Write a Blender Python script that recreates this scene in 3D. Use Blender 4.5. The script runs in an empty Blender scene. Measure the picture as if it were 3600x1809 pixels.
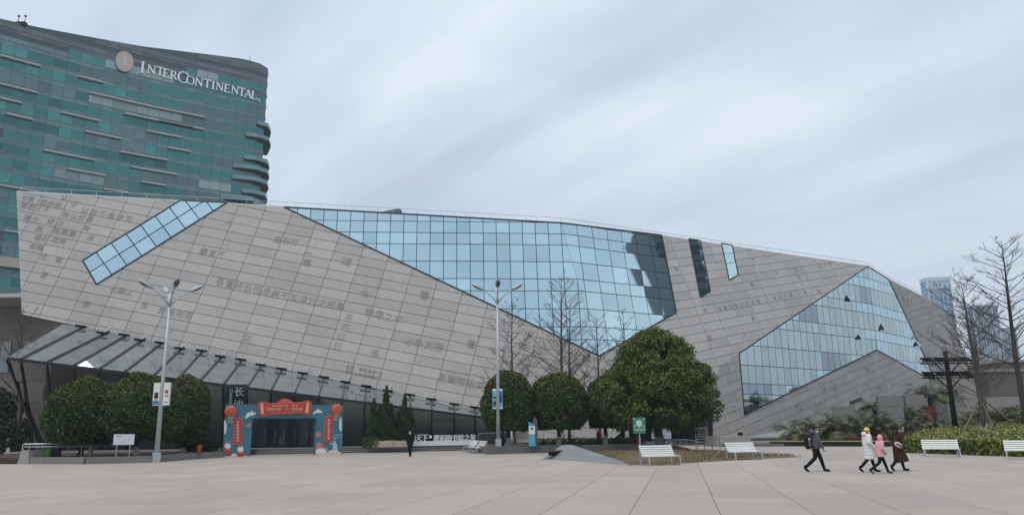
import bpy, bmesh, math, random
import numpy as np
from mathutils import Vector, Matrix

random.seed(7); rng = np.random.default_rng(7)
S = bpy.context.scene
COL = S.collection

# ------------------------------------------------------------------ camera
FPX = 2700.0; PITCH = math.atan(606 / 2700); ROLL = -0.0113; EYE = 1.7
def rx(a): c, s = math.cos(a), math.sin(a); return np.array([[1, 0, 0], [0, c, -s], [0, s, c]])
def rz(a): c, s = math.cos(a), math.sin(a); return np.array([[c, -s, 0], [s, c, 0], [0, 0, 1]])
RC = rx(math.pi / 2 + PITCH) @ rz(ROLL); CP = np.array([0, 0, EYE])
cam_d = bpy.data.cameras.new('camera'); cam = bpy.data.objects.new('camera', cam_d); COL.objects.link(cam)
cam_d.sensor_fit = 'HORIZONTAL'; cam_d.sensor_width = 36; cam_d.lens = 27.0
cam_d.clip_start = 0.1; cam_d.clip_end = 6000
M4 = Matrix([[*RC[0], 0], [*RC[1], 0], [*RC[2], EYE], [0, 0, 0, 1]]); cam.matrix_world = M4
S.camera = cam

# ------------------------------------------------------------------ world: overcast sky with streaky cloud
SUN_EL, SUN_AZ = math.radians(64), math.radians(215)      # azimuth from +Y clockwise: behind the viewer, a little left
W = bpy.data.worlds.new('World'); S.world = W; W.use_nodes = True
nt = W.node_tree; nt.nodes.clear()
def wn(t, **k):
    n = nt.nodes.new(t)
    for a, b in k.items(): setattr(n, a, b)
    return n
out = wn('ShaderNodeOutputWorld'); bg = wn('ShaderNodeBackground'); bg.inputs['Strength'].default_value = 1.0
sky = wn('ShaderNodeTexSky', sky_type='NISHITA', sun_disc=False, sun_elevation=SUN_EL, sun_rotation=SUN_AZ, air_density=1.0, dust_density=2.0)
skm = wn('ShaderNodeVectorMath', operation='SCALE'); skm.inputs['Scale'].default_value = 0.10
nt.links.new(sky.outputs[0], skm.inputs[0])
tc = wn('ShaderNodeTexCoord'); sep = wn('ShaderNodeSeparateXYZ'); nt.links.new(tc.outputs['Generated'], sep.inputs[0])
za = wn('ShaderNodeMath', operation='MAXIMUM'); za.inputs[1].default_value = 0.0; nt.links.new(sep.outputs['Z'], za.inputs[0])
zb = wn('ShaderNodeMath', operation='ADD'); zb.inputs[1].default_value = 0.16; nt.links.new(za.outputs[0], zb.inputs[0])
dv = wn('ShaderNodeVectorMath', operation='DIVIDE'); cb = wn('ShaderNodeCombineXYZ')
for i in range(3): nt.links.new(zb.outputs[0], cb.inputs[i])
nt.links.new(tc.outputs['Generated'], dv.inputs[0]); nt.links.new(cb.outputs[0], dv.inputs[1])
def cloud(scale, rot, sx, sy, detail, dist, off):
    m0 = wn('ShaderNodeMapping'); m0.inputs['Rotation'].default_value = (0, 0, math.radians(rot)); nt.links.new(dv.outputs[0], m0.inputs[0])
    mp = wn('ShaderNodeMapping'); mp.inputs['Scale'].default_value = (sx, sy, 1); mp.inputs['Location'].default_value = (off, off * .7, 0)
    nt.links.new(m0.outputs[0], mp.inputs[0])
    no = wn('ShaderNodeTexNoise'); no.inputs['Scale'].default_value = scale; no.inputs['Detail'].default_value = detail; no.inputs['Roughness'].default_value = .48; no.inputs['Distortion'].default_value = dist
    nt.links.new(mp.outputs[0], no.inputs['Vector']); return no.outputs['Fac']
c1 = cloud(1.5, -131.5, 0.28, 2.1, 4, .35, 3.1)       # long streaks drifting to the upper right
c2 = cloud(1.7, -131.5, 0.8, 1.25, 4, .3, 7.7)        # broad puffs
mxa = wn('ShaderNodeMath', operation='MULTIPLY_ADD'); mxa.inputs[1].default_value = 0.5
mxb = wn('ShaderNodeMath', operation='MULTIPLY'); mxb.inputs[1].default_value = 0.5
nt.links.new(c1, mxb.inputs[0]); nt.links.new(c2, mxa.inputs[0]); nt.links.new(mxb.outputs[0], mxa.inputs[2])
# the cloud relief fades into even veil towards the horizon
fd = wn('ShaderNodeMapRange', interpolation_type='SMOOTHSTEP'); fd.inputs[1].default_value = .02; fd.inputs[2].default_value = .38; nt.links.new(za.outputs[0], fd.inputs[0])
sb0 = wn('ShaderNodeMath', operation='SUBTRACT'); sb0.inputs[1].default_value = .5; nt.links.new(mxa.outputs[0], sb0.inputs[0])
ml0 = wn('ShaderNodeMath', operation='MULTIPLY_ADD'); ml0.inputs[2].default_value = .5; nt.links.new(sb0.outputs[0], ml0.inputs[0]); nt.links.new(fd.outputs[0], ml0.inputs[1])
rp = wn('ShaderNodeValToRGB'); e = rp.color_ramp.elements
e[0].position = .375; e[0].color = (.49, .585, .685, 1)
e[1].position = .62; e[1].color = (.72, .785, .875, 1)
m = rp.color_ramp.elements.new(.5); m.color = (.60, .68, .78, 1)
nt.links.new(ml0.outputs[0], rp.inputs[0])
mix = wn('ShaderNodeMix', data_type='RGBA'); mix.inputs['Factor'].default_value = .88
nt.links.new(skm.outputs[0], mix.inputs['A']); nt.links.new(rp.outputs[0], mix.inputs['B'])
# overcast skies brighten towards the zenith
zg = wn('ShaderNodeMath', operation='MULTIPLY_ADD'); zg.inputs[1].default_value = .28; zg.inputs[2].default_value = .95; nt.links.new(za.outputs[0], zg.inputs[0])
zs = wn('ShaderNodeVectorMath', operation='SCALE'); nt.links.new(mix.outputs['Result'], zs.inputs[0]); nt.links.new(zg.outputs[0], zs.inputs['Scale'])
nt.links.new(zs.outputs[0], bg.inputs['Color']); nt.links.new(bg.outputs[0], out.inputs[0])

sun_d = bpy.data.lights.new('sun', 'SUN'); sun_d.energy = 1.5; sun_d.angle = math.radians(32); sun_d.color = (1, .92, .82)
sun = bpy.data.objects.new('sun', sun_d); COL.objects.link(sun)
sv = Vector((math.sin(SUN_AZ) * math.cos(SUN_EL), math.cos(SUN_AZ) * math.cos(SUN_EL), math.sin(SUN_EL)))
sun.rotation_euler = sv.to_track_quat('Z', 'Y').to_euler(); sun.location = (0, -20, 60)
vs = S.view_settings; vs.view_transform = 'Standard'; vs.look = 'None'; vs.exposure = 0.21; vs.gamma = 1.0; vs.use_curve_mapping = False
S.cycles.max_bounces = 6; S.cycles.glossy_bounces = 3; S.cycles.diffuse_bounces = 3; S.cycles.transmission_bounces = 3; S.cycles.volume_bounces = 0
S.cycles.use_denoising = True

# ------------------------------------------------------------------ survey of the photograph: sight lines to world points
def ray(x, y): return RC @ np.array([(x - 1800) / FPX, (904.5 - y) / FPX, -1.0])
def G(x, y, z=0.0): d = ray(x, y); return CP + d * ((z - EYE) / d[2])          # on a level at height z
def D(x, y, Y): d = ray(x, y); return CP + d * (Y / d[1])                      # on the vertical plane at distance Y
def onp(x, y, p, n): d = ray(x, y); return CP + d * (np.dot(np.asarray(p) - CP, n) / np.dot(d, n))
def proj(p):
    q = RC.T @ (np.asarray(p, float) - CP); return np.array([1800 + FPX * q[0] / -q[2], 904.5 - FPX * q[1] / -q[2]])
def unit(v): v = np.asarray(v, float); return v / np.linalg.norm(v)
def V3(*a): return np.array(a, float)

# ------------------------------------------------------------------ materials
MATS = {}
def mat(name, col, rough=.6, metal=0.0, var=0.0, scale=4.0, stretch=(1, 1, 1), rnd=0.0, isl=0.0, bump=0.0, bscale=40.0, spec=.5, col2=None, trans=0.0, emis=None, coat=0, rvar=0.0, var2=0.0, scale2=.2, stretch2=(1, 1, 1)):
    if name in MATS: return MATS[name]
    m = bpy.data.materials.new(name); m.use_nodes = True; t = m.node_tree; N = t.nodes; b = N['Principled BSDF']; L = t.links.new
    b.inputs['Roughness'].default_value = rough; b.inputs['Metallic'].default_value = metal; b.inputs['Specular IOR Level'].default_value = spec
    b.inputs['Base Color'].default_value = (*col, 1)
    if coat: b.inputs['Coat Weight'].default_value = coat
    if emis: b.inputs['Emission Color'].default_value = (*emis[0], 1); b.inputs['Emission Strength'].default_value = emis[1]
    tcn = N.new('ShaderNodeTexCoord'); mp = N.new('ShaderNodeMapping'); mp.inputs['Scale'].default_value = stretch; L(tcn.outputs['Object'], mp.inputs[0])
    terms = []
    if var or col2:
        no = N.new('ShaderNodeTexNoise'); no.inputs['Scale'].default_value = scale; no.inputs['Detail'].default_value = 6; no.inputs['Roughness'].default_value = .65; L(mp.outputs[0], no.inputs['Vector'])
        terms.append((no.outputs['Fac'], var))
    if var2:
        m2 = N.new('ShaderNodeMapping'); m2.inputs['Scale'].default_value = stretch2; L(tcn.outputs['Object'], m2.inputs[0]) if not rnd else L(N.new('ShaderNodeNewGeometry').outputs['Position'], m2.inputs[0])
        nz = N.new('ShaderNodeTexNoise'); nz.inputs['Scale'].default_value = scale2; nz.inputs['Detail'].default_value = 8; nz.inputs['Roughness'].default_value = .6; L(m2.outputs[0], nz.inputs['Vector']); terms.append((nz.outputs['Fac'], var2))
    if rnd: terms.append((N.new('ShaderNodeObjectInfo').outputs['Random'], rnd))
    if isl: terms.append((N.new('ShaderNodeNewGeometry').outputs['Random Per Island'], isl))
    if terms:
        acc = None
        for so, k in terms:
            mm = N.new('ShaderNodeMath'); mm.operation = 'MULTIPLY_ADD'; mm.inputs[1].default_value = 2 * k; L(so, mm.inputs[0])
            if acc is None: mm.inputs[2].default_value = 1 - sum(k2 for _, k2 in terms)
            else: L(acc, mm.inputs[2])
            acc = mm.outputs[0]
        sc = N.new('ShaderNodeVectorMath'); sc.operation = 'SCALE'; L(acc, sc.inputs['Scale']); sc.inputs[0].default_value = col
        src = sc.outputs[0]
        if col2:
            mx = N.new('ShaderNodeMix'); mx.data_type = 'RGBA'; mx.inputs['A'].default_value = (*col, 1); mx.inputs['B'].default_value = (*col2, 1)
            f = terms[-1][0] if (rnd or isl) else terms[0][0]
            mr = N.new('ShaderNodeMapRange'); mr.inputs[1].default_value = .25; mr.inputs[2].default_value = .75; L(f, mr.inputs[0]); L(mr.outputs[0], mx.inputs['Factor'])
            L(mx.outputs['Result'], sc.inputs[0])
        L(src, b.inputs['Base Color'])
        if rvar:
            r2 = N.new('ShaderNodeMath'); r2.operation = 'MULTIPLY_ADD'; r2.inputs[1].default_value = rvar; r2.inputs[2].default_value = rough - rvar / 2; L(terms[0][0], r2.inputs[0]); L(r2.outputs[0], b.inputs['Roughness'])
    if bump:
        n2 = N.new('ShaderNodeTexNoise'); n2.inputs['Scale'].default_value = bscale; n2.inputs['Detail'].default_value = 4; L(mp.outputs[0], n2.inputs['Vector'])
        bp = N.new('ShaderNodeBump'); bp.inputs['Strength'].default_value = bump; bp.inputs['Distance'].default_value = .05; L(n2.outputs['Fac'], bp.inputs['Height']); L(bp.outputs[0], b.inputs['Normal'])
    if trans: b.inputs['Subsurface Weight'].default_value = 0
    MATS[name] = m; return m

def glass(name, tint, rough=.03, metal=1.0, wave=.02, wscale=.35, rnd=.05):
    """coated architectural glass: a tinted mirror with slight waviness, each pane a little different"""
    return mat(name, tint, rough=rough, metal=metal, rnd=rnd, var=.03, scale=.4, bump=wave, bscale=wscale)

# ------------------------------------------------------------------ mesh helpers
class MB:
    def __init__(s): s.v = []; s.f = []; s.mi = []
    def add(s, vs, fs, mi=0):
        o = len(s.v); s.v.extend([tuple(map(float, p)) for p in vs]); s.f.extend([tuple(i + o for i in f) for f in fs]); s.mi.extend([mi] * len(fs)); return s
    def box(s, c, size, ax=None, mi=0, taper=1.0):
        c = np.asarray(c, float); h = np.asarray(size, float) / 2
        X, Yv, Z = (np.eye(3) if ax is None else [np.asarray(a, float) for a in ax])
        vs = []
        for k in (-1, 1):
            t = taper if k > 0 else 1
            for i, j in ((-1, -1), (1, -1), (1, 1), (-1, 1)): vs.append(c + X * i * h[0] * t + Yv * j * h[1] * t + Z * k * h[2])
        return s.add(vs, [(3, 2, 1, 0), (4, 5, 6, 7), (0, 1, 5, 4), (1, 2, 6, 5), (2, 3, 7, 6), (3, 0, 4, 7)], mi)
    def bar(s, a, b, w, h=None, up=(0, 0, 1), mi=0):
        a, b = np.asarray(a, float), np.asarray(b, float); z = unit(b - a); u = np.asarray(up, float)
        if abs(np.dot(z, u)) > .95: u = V3(0, 1, 0) if abs(z[1]) < .9 else V3(1, 0, 0)
        x = unit(np.cross(u, z)); y = np.cross(z, x); return s.box((a + b) / 2, (w, h or w, np.linalg.norm(b - a)), (x, y, z), mi)
    def tube(s, pts, rad, n=8, cap=True, mi=0):
        pts = [np.asarray(p, float) for p in pts]; rad = [rad] * len(pts) if np.isscalar(rad) else rad
        vs = []; px = None
        for i, p in enumerate(pts):
            t = unit(pts[min(i + 1, len(pts) - 1)] - pts[max(i - 1, 0)])
            if px is None: u = V3(0, 0, 1) if abs(t[2]) < .9 else V3(1, 0, 0); px = unit(np.cross(u, t))
            px = unit(px - t * np.dot(px, t)); py = np.cross(t, px)
            r = rad[i]; r = (r, r) if np.isscalar(r) else r
            for k in range(n): a = 2 * math.pi * k / n; vs.append(p + px * math.cos(a) * r[0] + py * math.sin(a) * r[1])
        fs = [(i * n + k, i * n + (k + 1) % n, (i + 1) * n + (k + 1) % n, (i + 1) * n + k) for i in range(len(pts) - 1) for k in range(n)]
        if cap: fs += [tuple(range(n - 1, -1, -1)), tuple((len(pts) - 1) * n + k for k in range(n))]
        return s.add(vs, fs, mi)
    def ball(s, c, r, n=10, m=7, mi=0, rot=None):
        c = np.asarray(c, float); r = (r, r, r) if np.isscalar(r) else r; vs = []
        for i in range(1, m):
            a = math.pi * i / m
            for k in range(n): b = 2 * math.pi * k / n; vs.append(V3(math.sin(a) * math.cos(b) * r[0], math.sin(a) * math.sin(b) * r[1], math.cos(a) * r[2]))
        vs += [V3(0, 0, r[2]), V3(0, 0, -r[2])]
        if rot is not None: vs = [rot @ q for q in vs]
        vs = [c + q for q in vs]; T, B = len(vs) - 2, len(vs) - 1
        fs = [(i * n + k, (i + 1) * n + k, (i + 1) * n + (k + 1) % n, i * n + (k + 1) % n) for i in range(m - 2) for k in range(n)]
        fs += [(T, k, (k + 1) % n) for k in range(n)] + [(B, (m - 2) * n + (k + 1) % n, (m - 2) * n + k) for k in range(n)]
        return s.add(vs, fs, mi)
    def prism(s, poly, off, mi=0):
        """planar polygon (front) extruded back by -off"""
        poly = [np.asarray(p, float) for p in poly]; off = np.asarray(off, float); n = len(poly)
        vs = poly + [p - off for p in poly]
        fs = [tuple(range(n)), tuple(range(2 * n - 1, n - 1, -1))] + [(i, i + n, (i + 1) % n + n, (i + 1) % n) for i in range(n)]
        return s.add(vs, fs, mi)
    def plan(s, poly2, z0, z1, mi=0):
        return s.prism([V3(p[0], p[1], z1) for p in poly2], V3(0, 0, z1 - z0), mi)
    def mesh(s, name, mats, smooth=False):
        me = bpy.data.meshes.new(name); me.from_pydata(s.v, [], s.f)
        for m in (mats if isinstance(mats, (list, tuple)) else [mats]): me.materials.append(m)
        if any(s.mi): me.polygons.foreach_set('material_index', s.mi)
        if smooth: me.polygons.foreach_set('use_smooth', [True] * len(me.polygons))
        me.validate(); me.update(); return me
    def build(s, name, mats, parent=None, world=False, smooth=False):
        return put(name, s.mesh(name, mats, smooth), parent, world)

def put(name, me, parent=None, world=False, loc=None):
    o = bpy.data.objects.new(name, me); COL.objects.link(o)
    if parent is not None:
        o.parent = parent
        if world:
            p, acc = parent, Vector((0, 0, 0))
            while p is not None: acc += p.location; p = p.parent
            o.location = -acc
    if loc is not None: o.location = Vector(loc) + (o.location if world else Vector((0, 0, 0)))
    return o
def tag(o, label=None, cat=None, group=None, kind=None):
    if label: o['label'] = label
    if cat: o['category'] = cat
    if group: o['group'] = group
    if kind: o['kind'] = kind
    return o
def thing(name, loc, label, cat, group=None, rot=0.0):
    o = bpy.data.objects.new(name, None); o.empty_display_size = .3; COL.objects.link(o); o.location = tuple(map(float, loc)); o.rotation_euler = (0, 0, rot)
    return tag(o, label, cat, group)
def copy_tree(o, parent=None):
    c = o.copy(); COL.objects.link(c); c.parent = parent
    for ch in list(o.children): copy_tree(ch, c)
    return c
def dup(o, loc, rot, label):
    c = copy_tree(o); c.location = tuple(map(float, loc)); c.rotation_euler = (0, 0, rot); c['label'] = label; return c
def np_mesh(name, verts, faces, m):
    """verts (N,3) and faces (M,k) as arrays; fast"""
    me = bpy.data.meshes.new(name); verts = np.asarray(verts, np.float32); faces = np.asarray(faces, np.int32); k = faces.shape[1]
    me.vertices.add(len(verts)); me.vertices.foreach_set('co', verts.ravel()); me.loops.add(faces.size); me.loops.foreach_set('vertex_index', faces.ravel())
    me.polygons.add(len(faces)); me.polygons.foreach_set('loop_start', np.arange(0, faces.size, k, dtype=np.int32)); me.polygons.foreach_set('loop_total', np.full(len(faces), k, np.int32))
    me.materials.append(m); me.update(calc_edges=True); return me

# ------------------------------------------------------------------ glyphs: meshes of single characters from the built-in font
GLYPH = {}
def load_glyphs(chars):
    objs = []
    for ch in sorted(set(chars)):
        c = bpy.data.curves.new('g', 'FONT'); c.body = ch; c.resolution_u = 2; c.size = 1.0
        o = bpy.data.objects.new('g', c); COL.objects.link(o); objs.append((ch, o, c))
    dg = bpy.context.evaluated_depsgraph_get()
    for ch, o, c in objs:
        me = bpy.data.meshes.new_from_object(o.evaluated_get(dg))
        vs = np.array([v.co[:2] for v in me.vertices]) if len(me.vertices) else np.zeros((0, 2)); fs = [tuple(p.vertices) for p in me.polygons]
        GLYPH[ch] = (vs, fs, (vs[:, 0].max() if len(vs) else .3)); bpy.data.meshes.remove(me)
    for ch, o, c in objs: bpy.data.objects.remove(o); bpy.data.curves.remove(c)
def glyph_into(mb, ch, origin, u, v, size, depth=0.0, bold=0.0, mi=0):
    """one character, its lower left corner at origin, u to the right, v up; thickness towards u x v"""
    vs, fs, _ = GLYPH[ch]
    if not len(vs): return
    o, u, v = np.asarray(origin, float), np.asarray(u, float), np.asarray(v, float); n = np.cross(unit(u), unit(v))
    front = [o + u * (x * size) + v * (y * size) + n * depth for x, y in vs]; nf = len(front)
    mb.add(front, fs, mi)
    if depth:
        cnt = {}
        for f in fs:
            for a, b in zip(f, f[1:] + f[:1]): cnt[(a, b)] = cnt.get((a, b), 0) + 1
        edges = [(a, b) for (a, b) in cnt if (b, a) not in cnt]
        back = [o + u * (x * size) + v * (y * size) for x, y in vs]
        mb.add(front + back, [(a, b, b + nf, a + nf) for a, b in edges], mi)
def line_into(mb, text, origin, u, v, size, depth=0.0, step=None, mi=0):
    x = 0.0
    for ch in text:
        if ch == ' ': x += size * .35; continue
        glyph_into(mb, ch, np.asarray(origin, float) + unit(u) * x, u, v, size, depth, mi=mi)
        x += step if step else (size * 1.03 if ord(ch) > 0x2000 else size * (GLYPH[ch][2] + .08))
    return x
def line_width(text, size): return sum(size * .35 if c == ' ' else (size * 1.03 if ord(c) > 0x2000 else size * (GLYPH[c][2] + .08)) for c in text)

def clip_half(poly, p, n):
    """part of a polygon (arrays) on the side (x-p).n >= 0"""
    o = []; k = len(poly)
    for i in range(k):
        a, b = poly[i], poly[(i + 1) % k]; da, db = np.dot(a - p, n), np.dot(b - p, n)
        if da >= 0: o.append(a)
        if (da > 0 > db) or (da < 0 < db): o.append(a + (b - a) * (da / (da - db)))
    return o
def area2(poly): return .5 * sum(a[0] * b[1] - b[0] * a[1] for a, b in zip(poly, poly[1:] + poly[:1])) if len(poly) > 2 else 0.0
def clip_convex(subject, convex):
    """subject (any) clipped by a convex ccw polygon, 2D"""
    r = subject
    for a, b in zip(convex, convex[1:] + convex[:1]):
        if len(r) < 3: return []
        d = b - a; r = clip_half(r, a, np.array([-d[1], d[0]]))
    return r
def minus_convex(poly, hole):
    out, rem = [], poly
    for a, b in zip(hole, hole[1:] + hole[:1]):
        if len(rem) < 3: break
        d = b - a; n = np.array([-d[1], d[0]])
        o = clip_half(rem, a, -n)
        if abs(area2(o)) > 1e-3: out.append(o)
        rem = clip_half(rem, a, n)
    return out
# ------------------------------------------------------------------ shared materials
stone = mat('facade_stone', (.40, .388, .372), .75, var=.13, scale=1.5, stretch=(1, 1, .16), rnd=.09, var2=.08, scale2=.12, bump=.10, bscale=25)
stone_st = mat('facade_stone_far', (.40, .388, .372), .75, var=.13, scale=1.5, stretch=(1, 1, .16), isl=.09, var2=.08, scale2=.12, bump=.10, bscale=25)
carved = mat('carved_stone', (.325, .315, .302), .85, var=.12, scale=3)
backing = mat('facade_backing', (.055, .056, .058), .7)
mullion = mat('dark_mullion', (.012, .018, .024), .45, spec=.4)
g_sky = glass('blue_glass', (.52, .68, .735), wave=.05, wscale=.16, rnd=.10)
g_sky_st = mat('blue_glass_small', (.52, .68, .735), .03, 1.0, isl=.05, var=.03, scale=.4)
g_mauve = glass('mauve_glass', (.36, .40, .45), wave=.05, wscale=.2, rnd=.08)
g_right = glass('green_glass', (.48, .575, .57), wave=.05, wscale=.2, rnd=.08)
g_lobby = mat('lobby_glass', (.21, .228, .225), .06, .7, rnd=.12, var=.08, scale=.5, spec=.6)
g_canopy = mat('canopy_glass', (.33, .38, .385), .05, .75, rnd=.14, var=.12, scale=.35)
steel_w = mat('pale_steel', (.55, .57, .58), .4, .3)
steel = mat('galvanised_steel', (.42, .45, .47), .42, .55, var=.08, scale=3)
black_m = mat('black_metal', (.006, .006, .007), .6, spec=.2)
granite = mat('grey_granite', (.12, .122, .125), .55, var=.18, scale=9, rnd=.09, bump=.05, bscale=60)
granite_l = mat('light_granite', (.27, .265, .255), .65, var=.14, scale=7, rnd=.06, bump=.05, bscale=60)
concrete = mat('pale_paving', (.338, .303, .270), .8, var=.10, scale=1.3, rnd=.07, var2=.21, scale2=.22, stretch2=(.6, .35, 1), bump=.06, bscale=70)
concrete_st = mat('pale_paving_far', (.338, .303, .270), .8, var=.10, scale=1.3, isl=.07, var2=.21, scale2=.22, stretch2=(.6, .35, 1), bump=.06, bscale=70)
soil = mat('planter_soil', (.045, .032, .022), .95, var=.3, scale=8, bump=.5, bscale=14)

# ------------------------------------------------------------------ ground and plaza
gm = MB().add([(-3000, -600, -.07), (3000, -600, -.07), (3000, 5000, -.07), (-3000, 5000, -.07)], [(0, 1, 2, 3)])
tag(gm.build('ground', mat('city_ground', (.20, .195, .19), .9, var=.2, scale=.02)), kind='structure')
pz = MB().add([(-90, -20, -.03), (90, -20, -.03), (90, 130, -.03), (-90, 130, -.03)], [(0, 1, 2, 3)])
plaza = tag(pz.build('plaza', mat('paving_joint', (.10, .095, .09), .9, var=.2, scale=2)), kind='structure')
ang = math.radians(12); ed = V3(math.sin(ang), math.cos(ang), 0); pd = V3(math.cos(ang), -math.sin(ang), 0)
slabs = []
for i in range(-48, 36):
    r = random.Random(i * 13 + 5); t = -10 + r.random() * 3
    while t < 92:
        ln = r.choice([1.2, 1.8, 1.8, 2.4, 2.4, 3.6]); a0 = .673 + i * 1.81
        c = pd * (a0 + .905) + ed * (t + ln / 2)
        if -12 < c[1] < 90 and abs(c[0]) < max(7, abs(c[1]) * .76 + 5): slabs.append((c, ln))
        t += ln
def slab_rank(s):
    c, ln = s
    if c[1] < 13.5: return 1e9
    x, y = proj(c)
    return c[1] + (1e5 if not (-60 < x < 3660) else 0)
slabs.sort(key=slab_rank)
rest = MB()
for k, (c, ln) in enumerate(slabs):
    b = MB() if k < 300 else rest
    w = 1.81 - .016; z0, z1 = -.025, (0 if k < 300 else -.0)
    lv = [pd * sx * w / 2 + ed * sy * (ln / 2 - .0025) for sx, sy in ((-1, -1), (1, -1), (1, 1), (-1, 1))]
    base = c if k >= 300 else V3(0, 0, 0)
    b.add([base + q + V3(0, 0, z1) for q in lv] + [base + q + V3(0, 0, z0) for q in lv], [(0, 1, 2, 3), (0, 4, 5, 1), (1, 5, 6, 2), (2, 6, 7, 3), (3, 7, 4, 0)])
    if k < 300: put('paving_slab', b.mesh('paving_slab', concrete), plaza, loc=c)
tag(rest.build('paving_slabs', concrete_st, plaza), kind='stuff')

# ------------------------------------------------------------------ the library: facets
TT = D(2150, 1545, 74.0)
n1 = unit([.0773, -.979, .176]); n2 = unit([.488, -.833, .247])
f1 = lambda x, y: onp(x, y, TT, n1)
CC = f1(2105, 1250)
f2 = lambda x, y: onp(x, y, CC, n2)
P1, EE = f2(2597, 1241), f2(3049, 936)
n3 = np.cross(EE - P1, [.8, .6, 0]); n3 = unit(n3 if n3[1] < 0 else -n3)
f3 = lambda x, y: onp(x, y, P1, n3)
QQ = f3(3081, 1229)
n4 = np.cross(EE - QQ, [.70, .71, 0]); n4 = unit(n4 if n4[1] < 0 else -n4)
f4 = lambda x, y: onp(x, y, EE, n4)
kd = unit(np.cross(n1, n2)); kd = kd if kd[2] > 0 else -kd
lo, hi = 0.0, 30.0
for _ in range(40):
    md = (lo + hi) / 2
    if proj(CC + kd * md)[1] > 784: lo = md
    else: hi = md
KK = CC + kd * lo
A0, AB, B0 = f1(59, 675), f1(78, 1105), f1(1000, 727)
B0 = A0 + (KK - A0) * (np.dot(B0 - A0, KK - A0) / np.dot(KK - A0, KK - A0))
lib = thing('library', (0, 80, 0), 'huge faceted grey stone library with sloping walls, carved characters and blue glass', 'library')
fac = MB(); cw = MB()
# backing sheets with real depth behind stone and glass
FB = QQ + (QQ - EE) / (EE[2] - QQ[2]) * (QQ[2] - 1.0)
BL = [A0, AB, f1(1000, 1298), f1(1800, 1471), f1(1818, 1556), TT, f1(2235, 1480), CC, KK]
F2P = [KK, CC, f2(2225, 1487), f2(2300, 1462), f2(2480, 1455), f2(2504, 1379), f2(2530, 1287), P1, EE]
F4L = [f3(2530, 1287), f3(2503, 1379), f3(2506, 1533), f3(2615, 1537), f3(2806, 1500), FB, QQ, EE, P1]
W_ = f4(3293, 1346)
F3P = [EE, QQ, FB, f4(3200, 1490), f4(3380, 1490), f4(3400, 1280), f4(3355, 1127), f4(3286, 1064), f4(3122, 981)]
for poly, n in ((BL, n1), (F2P, n2), (F4L, n3), (F3P, n4)): fac.prism(poly, n * .5)
facade = fac.build('stone_facade', backing, lib, True)

class Facet:
    def __init__(s, p0, n, u, skew=0.0):
        s.p0, s.n = np.asarray(p0), n; u = np.asarray(u, float); s.u = unit(u - n * np.dot(u, n)); s.vo = np.cross(n, s.u)
        s.v = s.vo + s.u * skew; s.k = skew
    def to2(s, p): q = np.asarray(p) - s.p0; b = np.dot(q, s.vo); return np.array([np.dot(q, s.u) - s.k * b, b])
    def to3(s, q, off=0.0): return s.p0 + s.u * q[0] + s.v * q[1] + s.n * off
def ccw(p): return p if area2(p) > 0 else p[::-1]
def cells(fc, poly, pa, pb, a0, b0, gap, holes=()):
    P = ccw([fc.to2(p) for p in poly]); H = [ccw([fc.to2(p) for p in h]) for h in holes]
    xs = [q[0] for q in P]; ys = [q[1] for q in P]; res = []
    for i in range(math.floor((min(xs) - a0) / pa), math.ceil((max(xs) - a0) / pa)):
        for j in range(math.floor((min(ys) - b0) / pb), math.ceil((max(ys) - b0) / pb)):
            x0, x1, y0, y1 = a0 + i * pa + gap, a0 + (i + 1) * pa - gap, b0 + j * pb + gap, b0 + (j + 1) * pb - gap
            c = clip_convex(P, [np.array(q) for q in ((x0, y0), (x1, y0), (x1, y1), (x0, y1))])
            if abs(area2(c)) < .04: continue
            pcs = [c]
            for h in H: pcs = [q for p in pcs for q in minus_convex(p, h)]
            pcs = [p for p in pcs if abs(area2(p)) > .03]
            if pcs: res.append(pcs)
    return res
def px_area(p3): return abs(area2([proj(p) for p in p3]))

FA1 = Facet(TT, n1, (.98, .043, -.191), .058)
FA2 = Facet(CC, n2, (.82, .537, .19), .04)
FA3 = Facet(P1, n3, (.8 * .97, .6 * .97, .24), -.04)
FA4 = Facet(EE, n4, (.70 * .98, .71 * .98, .2), -.04)
# window openings in the stone
W1 = [f1(292, 916), f1(341, 1000), f1(798, 713), f1(636, 705)]
W2 = [f2(2420, 840), f2(2460, 1045), f2(2496, 1024), f2(2460, 846)]
W3 = [f2(2535, 856), f2(2562, 985), f2(2594, 966), f2(2572, 862)]
G1L = [B0, CC, KK]
G1R = [KK, CC, f2(2376, 1098), f2(2325, 827)]
G2A = [EE, P1, f3(2615, 1457), QQ]
G2B = [EE, QQ, W_, f4(3122, 981)]
S1 = [A0, AB, f1(1000, 1298), f1(1800, 1471), f1(1818, 1556), TT, f1(2235, 1480), CC, B0]
S2 = [f2(2325, 827), f2(2376, 1098), CC, f2(2225, 1487), f2(2300, 1462), f2(2480, 1455), f2(2504, 1379), f2(2530, 1287), P1, EE]
S4 = [f3(2530, 1287), f3(2503, 1379), f3(2506, 1533), f3(2615, 1537), f3(2806, 1500), FB, QQ, f3(2615, 1457), P1]
S3 = [f4(3122, 981), W_, QQ, FB, f4(3200, 1490), f4(3380, 1490), f4(3400, 1280), f4(3355, 1127), f4(3286, 1064)]
vent_hole = [f3(2985, 1410), f3(2986, 1420), f3(3030, 1405), f3(3029, 1393)]
sc = 74 / 68
pan = []
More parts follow.
